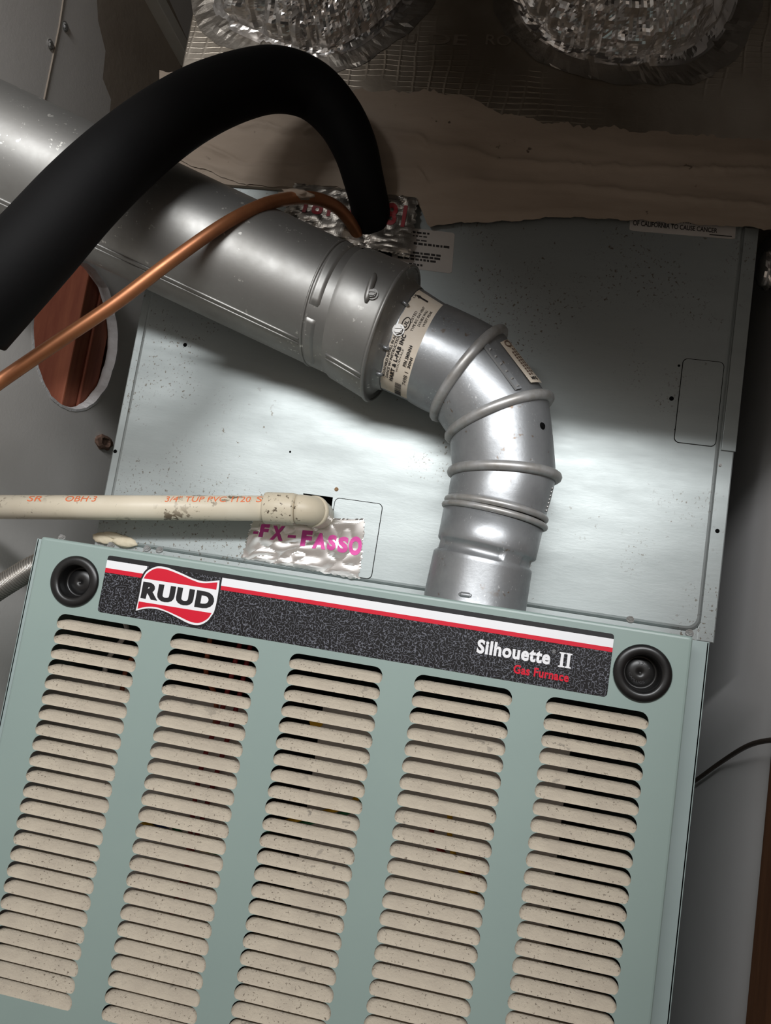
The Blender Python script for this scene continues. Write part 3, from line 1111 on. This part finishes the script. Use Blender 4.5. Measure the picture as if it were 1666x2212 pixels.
def patch(name, r1, r2, s0, s1, t0, t1, off, material, parent, ns=6, nt=30, edge=0.0, rnd=0.0):
    V, Fc = [], []
    for j in range(nt+1):
        for i in range(ns+1):
            s_ = s0+(s1-s0)*i/ns
            tt = t0+(t1-t0)*j/nt
            if edge and i in (0, ns):
                s_ += edge*noise.noise(Vector((j*0.8, i, 3.1)))
            if rnd and j in (0, nt) and i in (0, ns):
                tt += (rnd if j == 0 else -rnd)
            V.append(on_loft(r1, r2, s_, tt, off))
    for j in range(nt):
        for i in range(ns):
            a = j*(ns+1)+i
            Fc.append((a, a+1, a+ns+2, a+ns+1))
    o = mesh(name, V, Fc, material, parent, True)
    return o


R1, R2 = E1.scaled(0.985), E0.scaled(0.985)
rad_ = math.radians
lab = patch('paper_label', R1, R2, 0.04, 1.02, rad_(-36), rad_(-176), 0.0006, 'label', elb, 6, 40, 0.05)
lab['label'] = 'yellowed paper label wrapped round the elbow neck'


def on_label(body, th0, th1, s_top, s_bot, bold=0.0, material='ink', cuts=1):
    """text running up the label: left end at th0, letters' tops towards the flue"""
    def fn(u, v):
        return on_loft(R1, R2, s_bot+(s_top-s_bot)*v, rad_(th0+(th1-th0)*u), 0.0010)
    return lettering('label_lettering', body, fn, material, lab, bold, cuts)


on_label('MOUNTABLES INSTALL IN ACCORD', -150, -92, 0.08, 0.17, 0.02)
on_label('DANCE W/ INSTRUCTIONS', -150, -98, 0.20, 0.29, 0.02)
on_label('HART & L-FAB INC', -152, -98, 0.33, 0.47, 0.05)
on_label('WOODVALE', -138, -112, 0.50, 0.56, 0.0)
on_label('P/N 3MINN4', -128, -105, 0.68, 0.80, 0.03)
on_label('30NI', -128, -116, 0.84, 0.94, 0.03)
on_label('7498 1', -150, -133, 0.80, 0.93, 0.0)
on_label('LISTED', -84, -70, 0.38, 0.46, 0.0)
on_label('TYPE B/C GAS VENT', -92, -60, 0.52, 0.60, 0.01)
on_label('DOUBLE WALL', -84, -62, 0.66, 0.74, 0.01)
on_label('WEST PEAK', -82, -60, 0.80, 0.88, 0.01)
for k in range(17):
    wd = random.choice((0.5, 0.8, 1.3))
    th = -174+1.35*k
    patch('barcode_bar', R1, R2, 0.56, 0.78, rad_(th), rad_(th+wd), 0.0010, 'ink', lab, 2, 1)
# UL ring and arrow
cs = [on_loft(R1, R2, 0.30+0.125*math.cos(a), rad_(-88)+0.125*math.sin(a), 0.0010) for a in [2*math.pi*k/28 for k in range(29)]]
tube('mark_ring', cs, 0.0004, 'ink', lab, 6)
lettering('mark_lettering', 'UL', lambda u, v: on_loft(R1, R2, 0.36-0.12*v, rad_(-92+8*u), 0.0010), 'ink', lab, 0.03, 1)
arrow = [(0.10, -50), (0.26, -46.5), (0.24, -48.6), (0.56, -48.6), (0.56, -51.4), (0.24, -51.4), (0.26, -53.5)]
V = [on_loft(R1, R2, s_, rad_(t_), 0.0011) for s_, t_ in arrow]
mesh('arrow_mark', V, [tuple(range(7))], 'ink', lab)
lettering('mark_lettering', 'UP', lambda u, v: on_loft(R1, R2, 0.07-0.0*v+0.06*(1-v), rad_(-56+7*u), 0.0010), 'ink', lab, 0.0, 1)
# second label on the third gore
lab2 = patch('paper_label', D0, C1, 0.12, 0.93, rad_(-46), rad_(-22), 0.0007, 'label', elb, 16, 8, 0.0)
lab2['label'] = 'narrow paper label along the outer side of the elbow'
for (row, s0, s1) in ((-29, 0.28, 0.70), (-34, 0.28, 0.76), (-39, 0.34, 0.80)):
    s_ = s0
    while s_ < s1:
        patch('text_block', D0, C1, s_, s_+0.035, rad_(row), rad_(row+3.2), 0.0010, mat('brown_ink', (110, 90, 78), 0.7) if 'brown_ink' not in bpy.data.materials else bpy.data.materials['brown_ink'], lab2, 1, 1)
        s_ += 0.052
lettering('label_lettering', 'MFG', lambda u, v: on_loft(D0, C1, 0.82+0.06*(1-v), rad_(-40+12*u), 0.0011), 'ink', lab2, 0.04, 1)
cs = [on_loft(D0, C1, 0.19+0.05*math.cos(a), rad_(-34)+0.11*math.sin(a), 0.0011) for a in [2*math.pi*k/24 for k in range(25)]]
tube('mark_ring', cs, 0.0006, bpy.data.materials['brown_ink'], lab2, 6)

flu = thing('flue_pipe', 'large galvanized flue pipe running up to the left from the elbow', 'flue pipe')


def fr(L, R, y, k=1.0):
    return Ring(L, R, y, k)


lip = fr((787, 857), (903, 592), YFL)
col1 = fr((704, 806), (806, 552), YFL-0.006)
pip0 = fr((694, 799), (796, 553), YFL-0.008)
# far end of the pipe beyond the left edge of the picture, coming forwards
far_ = fr((-40, 451), (-40, 166), 0.010)
far_.a = far_.a.normalized()*0.0575
# keep the ring square to the axis
axis = (far_.c-pip0.c).normalized()
far_.a = pip0.a.normalized()*pip0.a.length
far_.b = pip0.b.copy()
rings = [pip0.lerp(far_, t) for t in (-0.02, 0.0, 0.02, 0.25, 0.5, 0.75, 1.0, 1.06)]
loft('pipe', rings, 'flue', flu, 96)
loft('collar', [pip0.lerp(col1, 0.0, 0.985), col1.lerp(lip, 0.0, 1.0), col1.lerp(lip, 0.06, 1.018), col1.lerp(lip, 0.5, 1.018), col1.lerp(lip, 0.93, 1.018), col1.lerp(lip, 1.0, 1.01),
                col1.lerp(lip, 1.015, 0.985), col1.lerp(lip, 0.97, 0.95), lip.lerp(E1, 0.16, 0.90), lip.lerp(E1, 0.30, 0.90), E1.lerp(E2, 0.6, 1.03), E1.scaled(0.995)], 'flue', flu, 96)
# pressed bands where the collar meets the pipe
V, Fc = [], []


def band(t_a, t_b, th_a, th_b, hh, name, r1=pip0, r2=far_):
    ns, nt = 6, 24
    V, Fc = [], []
    for j in range(nt+1):
        for i in range(ns+1):
            e_ = min(min(i, ns-i)/1.0, min(j, nt-j)/1.0, 1.0)
            V.append(on_loft(r1, r2, t_a+(t_b-t_a)*i/ns, rad_(th_a+(th_b-th_a)*j/nt), -0.0004+hh*e_))
    for j in range(nt):
        for i in range(ns):
            a = j*(ns+1)+i
            Fc.append((a, a+1, a+ns+2, a+ns+1))
    return mesh(name, V, Fc, 'flue', flu, True)


band(0.012, 0.040, -30, -112, 0.0022, 'pressed_band')
band(0.012, 0.040, -122, -172, 0.0022, 'pressed_band')
bead('bead', pip0.lerp(far_, 0.045), 0.0012, 'flue', flu, 0.999)
bead('bead', lip, 0.0018, 'flue', flu, 1.012)
# lock seam along the underside
for dth, rr in ((-146, 0.0012), (-151, 0.0009)):
    tube('lock_seam', [on_loft(pip0, far_, t, rad_(dth), 0.0002) for t in [k/20 for k in range(1, 21)]], rr, 'flue', flu, 8)
    tube('lock_seam', [on_loft(col1, lip, t, rad_(dth), 0.0014) for t in (0.1, 0.4, 0.7, 0.98)], rr, 'flue', flu, 8)
# pressed slot and screws
sl = [on_loft(col1, lip, 0.62+0.10*k/8-0.05, rad_(-66-26*k/8), 0.0016+0.0006*math.sin(math.pi*k/8)) for k in range(9)]
tube('pressed_slot', sl, [0.0012, 0.0026, 0.003, 0.003, 0.003, 0.003, 0.003, 0.0026, 0.0012], 'flue', flu, 10)
p = on_loft(col1, lip, 0.72, rad_(-84), 0.0018)
screw('screw', p, p-col1.lerp(lip, 0.72).c, 0.0042, 'steel', flu)
p = on_loft(E1, E0, 0.16, rad_(-97), 0.0)
screw('screw', p, p-E1.lerp(E0, 0.16).c, 0.0044, 'steel', elb)
for th in (-70, -118, -148):
    a0 = on_loft(E1, E0, -0.10, rad_(th), 0.0025)
    a1 = on_loft(E1, E0, 0.10, rad_(th), 0.0008)
    tube('crimp_rib', [a0, a1], 0.0016, 'pipe', elb, 8)

# ================================================================ lines
foam_spec = [(-70, 690, 190, -0.085), (0, 615, 184, -0.085), (80, 530, 176, -0.080), (170, 430, 168, -0.070), (255, 348, 160, -0.058), (345, 275, 150, -0.036),
             (440, 217, 142, 0.0), (530, 183, 134, 0.035), (605, 173, 130, 0.060), (675, 196, 120, 0.078), (730, 250, 108, 0.090), (765, 315, 98, 0.100), (785, 385, 88, 0.112), (800, 450, 84, 0.130), (806, 500, 84, 0.150)]
pts, rr = [], []
for q in catmull([(a, b, w_, y) for a, b, w_, y in foam_spec], 8):
    p = at(q[0], q[1], q[3])
    pts.append(p)
    rr.append(rad(p, q[2]))
o = tube('insulated_line', pts, rr, 'foam', None, 28)
tag(o, 'thick black foam insulated refrigerant line arching over the flue pipe', 'insulated pipe')

cop_spec = [(-60, 868, 33, -0.050), (0, 824, 32, -0.045), (120, 742, 31, -0.036), (250, 655, 30, -0.028), (370, 564, 29, -0.020), (480, 487, 28, -0.008), (560, 446, 28, 0.015), (620, 430, 28, 0.045),
            (675, 428, 28, 0.075), (725, 446, 27, 0.100), (760, 484, 26, 0.122), (780, 530, 26, 0.150), (790, 570, 26, 0.180)]
pts, rr = [], []
for q in catmull(cop_spec, 8):
    p = at(q[0], q[1], q[3])
    pts.append(p)
    rr.append(rad(p, q[2]))
cop = thing('copper_line', 'bare copper refrigerant line crossing in front of the flue pipe', 'copper pipe')
tube('tubing', pts, rr, 'copper', cop, 16)
p = at(640, 420, 0.052)
bmc = bmesh.new()
bmesh.ops.create_icosphere(bmc, subdivisions=3, radius=1.0)
for v in bmc.verts:
    k = 1+0.5*noise.noise(v.co*2.5)
    v.co = Vector((p.x+v.co.x*0.016*k, p.y+v.co.y*0.006*k, p.z+v.co.z*0.0042*k))
from_bm('mastic_crumb', bmc, 'mastic', cop, True)

# PVC condensate drain
pvc = thing('condensate_drain', 'white plastic condensate drain pipe with orange print, left of the vent', 'drain pipe')
YD = 0.105
p0, p1 = at(-60, 1095, YD), at(580, 1098, YD)
RP = rad(p1, 55)
tube('pipe', [p0, p0.lerp(p1, 0.5), p1], RP, 'pvc', pvc, 32)
p2, p3 = at(574, 1097, YD), at(640, 1100, YD)
RF = rad(p2, 69)
tube('socket', [p2, p2.lerp(p3, 0.03), p2.lerp(p3, 0.9), p3], [RF*0.97, RF, RF, RF*0.96], 'pvc_fit', pvc, 32)
d0 = (p3-p2).normalized()
el = []
for k in range(9):
    a = math.radians(90*k/8)
    rb = 0.015
    el.append(p3+d0*(rb*math.sin(a))+Vector((0, 1, 0))*(rb*(1-math.cos(a))))
el.append(el[-1]+Vector((0, 0.03, 0)))
tube('elbow', el, [RF*0.93]*len(el), 'pvc_fit', pvc, 32)
tube('elbow_lip', [el[6]-(el[7]-el[6])*0.05, el[7], el[8]], [RF*1.0, RF*1.02, RF*0.99], 'pvc_fit', pvc, 32)
ax = (p1-p0).normalized()
upv = Vector((0, 0, 1))
upv = (upv-ax*upv.dot(ax)).normalized()
fv = upv.cross(ax)
if fv.y > 0:
    fv = -fv


def on_pvc(body, x0px, x1px, a0, a1, bold=0.0):
    s0 = (at(x0px, 1096, YD)-p0).dot(ax)
    s1 = (at(x1px, 1096, YD)-p0).dot(ax)

    def fn(u, v):
        a = rad_(a0+(a1-a0)*v)
        return p0+ax*(s0+(s1-s0)*u)+(fv*math.cos(a)+upv*math.sin(a))*(RP+0.0003)
    return lettering('pipe_lettering', body, fn, 'orange', pvc, bold, 1)


on_pvc('SR', 72, 103, 20, 55)
on_pvc('OBH\u00b73', 152, 218, 20, 55)
on_pvc('3/4" TUP PVC 1120', 366, 548, 20, 55)
on_pvc('S', 560, 572, 20, 55)

# corrugated metal connector at the far left
fx = thing('flexible_connector', 'corrugated steel flexible connector left of the furnace door', 'flexible pipe')
cpts = [at(a, b, 0.055) for a, b in ((-70, 1318), (-20, 1282), (30, 1250), (80, 1222), (150, 1200))]
cp = [Vector(q.tolist()) for q in catmull([tuple(v) for v in cpts], 60)]
cp[-1].z = cp[-1].z
R0 = rad(cp[60], 52)
V, Fc = tube_mesh(cp, [R0*(0.93+0.07*math.sin(2*math.pi*k/6.0)) for k in range(len(cp))], 20)
mesh('corrugated_hose', V, Fc, 'conduit', fx, True)

# thin cable on the right
cs = [(1490, 1694, 0.26), (1510, 1681, 0.25), (1560, 1645, 0.23), (1610, 1614, 0.20), (1650, 1601, 0.17), (1700, 1597, 0.13)]
tube('cable', [Vector(atx(q[0], q[1], XR-0.006-0.03*max(0, (q[0]-1560)/140))) for q in catmull(cs, 8)], 0.0021, 'cable', None, 10)
tag(bpy.data.objects['cable'], 'thin brown cable hanging against the right wall', 'cable')

# ================================================================ plenum, mastic, ducts
YP = 0.138
ple = thing('duct_plenum', 'foil faced duct board plenum above the coil case', 'plenum')
bm = bmesh.new()
bm_box(bm, (-0.0655, YP, 0.5005), (0.585, 0.70, ZC-0.002), 0.002)
from_bm('duct_board', bm, 'duct', ple)
top_e = [(330, 150), (400, 160), (520, 210), (640, 230), (760, 200), (850, 195), (1000, 205), (1080, 245), (1240, 272), (1400, 285), (1560, 297), (1700, 305)]
bot_e = [(330, 328), (400, 352), (520, 398), (640, 408), (720, 402), (830, 436), (905, 442), (926, 492), (1000, 481), (1080, 481), (1210, 470), (1350, 476), (1610, 492), (1700, 500)]


def edge_at(E, x):
    for (a, b), (c, d) in zip(E, E[1:]):
        if a <= x <= c:
            return b+(d-b)*(x-a)/(c-a)
    return E[-1][1]


V, Fc = [], []
NU, NW = 200, 44
xs0, xs1 = at(345, 350, YP).x, 0.585
for i in range(NU+1):
    u = i/NU
    px = 345+(1690-345)*u
    yb = edge_at(bot_e, px)+5*noise.noise(Vector((px*0.03, 2.0, 0)))+3*noise.noise(Vector((px*0.11, 5.0, 0)))
    yt = edge_at(top_e, px)+14*noise.noise(Vector((px*0.02, 9.0, 0)))+8*noise.noise(Vector((px*0.09, 4.0, 0)))
    for j in range(NW+1):
        v = j/NW
        p = at(px, yb+(yt-yb)*v, YP)
        h = 0.0022+0.0035*abs(noise.noise(Vector((p.x*9, 0, p.z*38))))+0.0012*noise.noise(Vector((p.x*40, 1, p.z*90)))
        ridge = math.exp(-((v-0.62-0.08*math.sin(px*0.004))/0.035)**2)*0.0035+math.exp(-((v-0.28-0.05*math.sin(px*0.006+1))/0.03)**2)*0.003
        h = (h+ridge)*min(1.0, (1-v)*5, max(0.25, v*14), u*30+0.05)
        V.append((p.x, YP-0.0006-h, p.z))
for i in range(NU):
    for j in range(NW):
        a = i*(NW+1)+j
        Fc.append((a, a+NW+1, a+NW+2, a+1))
o = mesh('mastic_coat', V, Fc, 'mastic', ple, True)
o['label'] = 'brushed tan mastic sealing the joint'
# solid backing under the mastic between plenum and case
box('joint_strip', (-0.058, YP, 0.470), (0.575, 0.1425, 0.5004), 'mastic', ple)
# faint print on the foil
for (body, a0, a1, yy) in (('U', 876, 900, 84), ('DE', 928, 1010, 84), ('RO', 1050, 1105, 86)):
    pa, pb = at(a0, yy, YP), at(a1, yy, YP)
    text_xz('foil_print', body, pa.x, pb.x, pa.z-0.006, pa.z+0.006, YP-0.0005, mat('grey_foil_ink', (104, 94, 82), 0.6), ple, 0.01)


def crumple(p, sc, amp, seed):
    q = Vector(p)*sc+Vector((seed, seed*0.7, 0))
    n1 = abs(noise.noise(q))
    n2 = abs(noise.noise(q*2.3+Vector((4, 1, 7))))
    n3 = noise.noise(q*5.1)
    return amp*(n1*1.2+n2*0.7+0.25*n3-0.4)


def foil_collar(name, label, centre_px, out_px, depth, seed, lean):
    """crumpled foil gathered round a branch duct; outline given in pixels on the plenum face"""
    t = thing(name, label, 'flexible duct', 'foil wrapped branch ducts on the plenum')
    c = at(centre_px[0], centre_px[1], YP)
    outl = [at(a, b, YP) for a, b in out_px]
    loop = [Vector(q.tolist()) for q in catmull([tuple(v) for v in outl+[outl[0]]], 14)][:-1]
    n = len(loop)
    V, Fc = [], []
    prof = [(1.10, -0.0006), (1.0, 0.004), (0.985, 0.016), (0.965, 0.030), (0.93, 0.045), (0.88, 0.058), (0.82, 0.068), (0.76, 0.075), (0.70, 0.080), (0.64, 0.084), (0.58, 0.087), (0.52, 0.090), (0.47, 0.094), (0.44, 0.10), (0.43, 0.14)]
    sub = []
    for (a, b), (a2, b2) in zip(prof, prof[1:]):
        for k in range(4):
            sub.append((a+(a2-a)*k/4, b+(b2-b)*k/4))
    sub.append(prof[-1])
    for i, (k, h) in enumerate(sub):
        for j, q in enumerate(loop):
            ang = math.atan2(q.z-c.z, q.x-c.x)
            d = q-c
            p = c+d*k
            p.y -= h*depth/0.09
            p.z += lean*h
            fade = min(1.0, i/8.0)
            up_ = Vector((math.cos(ang)*4.5, math.sin(ang)*4.5, k*3.0+seed))
            pleat = (abs(noise.noise(up_*1.6))*0.030+abs(noise.noise(up_*3.6+Vector((3, 1, 2))))*0.014-0.010)*fade*min(1, max(0.35, 1.2-k))
            w_ = crumple(p, 17, 0.012, seed)*fade
            nn = Vector((d.x, -0.8*d.length, d.z)).normalized()
            p += nn*(pleat+w_)
            p.y = min(p.y, YP-0.0008)
            V.append(p)
    for i in range(len(sub)-1):
        for j in range(n):
            j2 = (j+1) % n
            Fc.append((i*n+j, i*n+j2, (i+1)*n+j2, (i+1)*n+j))
    Fc.append(tuple(range((len(sub)-1)*n, len(sub)*n)))
    mesh('foil_wrap', V, Fc, 'foil', t)
    # tape apron flat on the duct board round the collar
    V, Fc = [], []
    for i, k in enumerate((1.01, 1.08, 1.16, 1.25, 1.30)):
        for j, q in enumerate(loop):
            d = q-c
            kk = k+(0.05*noise.noise(Vector((math.cos(j*6.2832/n)*5, math.sin(j*6.2832/n)*5, seed+i))) if i >= 3 else 0)
            p = c+d*kk
            p.y = YP-0.0005-max(0, crumple(p, 60, 0.0022, seed+3))*(1 if i < 4 else 0.1)
            V.append(p)
    for i in range(4):
        for j in range(n):
            j2 = (j+1) % n
            Fc.append((i*n+j, i*n+j2, (i+1)*n+j2, (i+1)*n+j))
    mesh('tape_apron', V, Fc, 'foil_dim', t)
    return t


foil_collar('branch_duct', 'crumpled foil branch duct at top centre above the black insulated line', (690, -60),
            [(470, -60), (490, 30), (560, 75), (650, 105), (740, 100), (820, 50), (890, -30), (880, -130), (690, -190), (510, -150)], 0.06, 1.7, 0.1)
foil_collar('branch_duct', 'crumpled foil branch duct at top right, larger one with bronze tint', (1320, -60),
            [(1110, -40), (1150, 45), (1215, 95), (1300, 120), (1400, 125), (1480, 115), (1540, 60), (1570, -30), (1530, -150), (1320, -200), (1140, -150)], 0.07, 6.1, 0.1)


def foil_sheet(name, f, nu, nv, amp, sc, seed, material, parent=None, jag=0.02):
    """crumpled sheet over f(u, v); returns the object and its height function"""
    def g(u, v):
        p = f(u, v)
        e_ = min(1.0, 8*min(u, 1-u)+0.35, 8*min(v, 1-v)+0.35)
        h = (abs(noise.noise(Vector((u*sc*1.8+seed, v*sc*0.8, seed))))*1.1+abs(noise.noise(Vector((u*sc*4+seed, v*sc*2.6, 2+seed))))*0.5)*amp*e_
        return Vector((p.x, p.y-0.0004-h, p.z))
    V, Fc = [], []
    for i in range(nu+1):
        for j in range(nv+1):
            u, v = i/nu, j/nv
            uu = u
            if i in (0, nu):
                uu += jag*noise.noise(Vector((j*1.7, i, seed)))
            vv = v
            if j in (0, nv):
                vv += jag*noise.noise(Vector((i*0.5, j, seed)))
            V.append(g(uu, vv) if 0 <= uu <= 1 and 0 <= vv <= 1 else Vector((f(uu, vv).x, f(uu, vv).y-0.0004, f(uu, vv).z)))
    for i in range(nu):
        for j in range(nv):
            a = i*(nv+1)+j
            Fc.append((a, a+nv+1, a+nv+2, a+1))
    return mesh(name, V, Fc, material, parent), g


# tape under the drain elbow
tp = thing('foil_tape', 'torn silver foil tape with magenta lettering below the drain elbow', 'tape')
P4 = [at(a, b, YC) for a, b in ((548, 1118), (790, 1121), (776, 1252), (522, 1205))]


def ft(u, v):
    q = P4[3].lerp(P4[2], u).lerp(P4[0].lerp(P4[1], u), v)
    q.y -= 0.0004
    return q


o, g = foil_sheet('tape_strip', ft, 90, 40, 0.0036, 1.5, 3.3, 'foil', tp, 0.03)
for (body, u0, u1, v0, v1) in (('-', 0.045, 0.09, 0.60, 0.66), ('F', 0.10, 0.175, 0.54, 0.84), ('X', 0.20, 0.31, 0.50, 0.82), ('-', 0.35, 0.42, 0.58, 0.64), ('F', 0.47, 0.56, 0.44, 0.75),
                               ('A', 0.575, 0.69, 0.42, 0.72), ('S', 0.70, 0.775, 0.42, 0.70), ('S', 0.79, 0.88, 0.40, 0.68), ('O', 0.885, 0.995, 0.38, 0.70)):
    lettering('tape_lettering', body, lambda u, v, a=u0, b=u1, c=v0, d=v1: g(a+(b-a)*u, c+(d-c)*v)+Vector((0, -0.0005, 0)), 'magenta', tp, 0.06, 2)

# tape round the line entry
tp2 = thing('foil_tape', 'torn dim foil tape with red numbers behind the copper line', 'tape')
P4b = [at(a, b, YP) for a, b in ((640, 400), (905, 432), (885, 560), (600, 500))]
YT = YP-0.0035


def ft2(u, v):
    q = P4b[3].lerp(P4b[2], u).lerp(P4b[0].lerp(P4b[1], u), v)
    q.y = YT
    return q


o, g2 = foil_sheet('tape_strip', ft2, 70, 36, 0.006, 2.4, 8.8, 'foil_dim', tp2, 0.03)
for (body, u0, u1, v0, v1) in (('181', 0.14, 0.36, 0.42, 0.76), ('P', 0.50, 0.57, 0.46, 0.76), ('181', 0.70, 0.93, 0.46, 0.84)):
    lettering('tape_lettering', body, lambda u, v, a=u0, b=u1, c=v0, d=v1: g2(a+(b-a)*u, c+(d-c)*v)+Vector((0, -0.0006, 0)), 'red_print', tp2, 0.03, 2)
# black plate standing in for the dark opening where the lines enter
lpp = [at(a, b, YC) for a, b in ((745, 505), (845, 520), (850, 600), (800, 600))]
V = [(q.x, YC-0.0045, q.z) for q in lpp]+[(q.x, YC-0.0005, q.z) for q in lpp]
mesh('line_opening_dark', V, [(0, 1, 2, 3), (0, 4, 5, 1), (1, 5, 6, 2), (2, 6, 7, 3), (3, 7, 4, 0)], 'black', case)

# foil wrapped duct poking in at the right edge
t = thing('wrapped_duct', 'crinkled foil duct end at the right edge beside the coil case', 'duct')
cpx = [(1626, 1), (1640, 1), (1665, 1), (1700, 1)]
V, Fc = [], []
c = at(1690, 585, 0.17)
R0 = rad(c, 85)
NS, NT = 22, 40
for i in range(NS):
    x = c.x-0.022+0.0022*i*1.0
    for k in range(NT):
        a = 2*math.pi*k/NT
        r_ = R0*(1+0.10*math.sin(i*1.9)+0.25*noise.noise(Vector((i*0.2, math.cos(a)*2, math.sin(a)*2))))*(min(1, 0.55+0.25*i))
        V.append((x, c.y+r_*math.cos(a)*0.8, c.z+r_*math.sin(a)))
for i in range(NS-1):
    for k in range(NT):
        k2 = (k+1) % NT
        Fc.append((i*NT+k, i*NT+k2, (i+1)*NT+k2, (i+1)*NT+k))
Fc.append(tuple(range(NT)))
mesh('foil_wrap', V, Fc, 'foil', t)
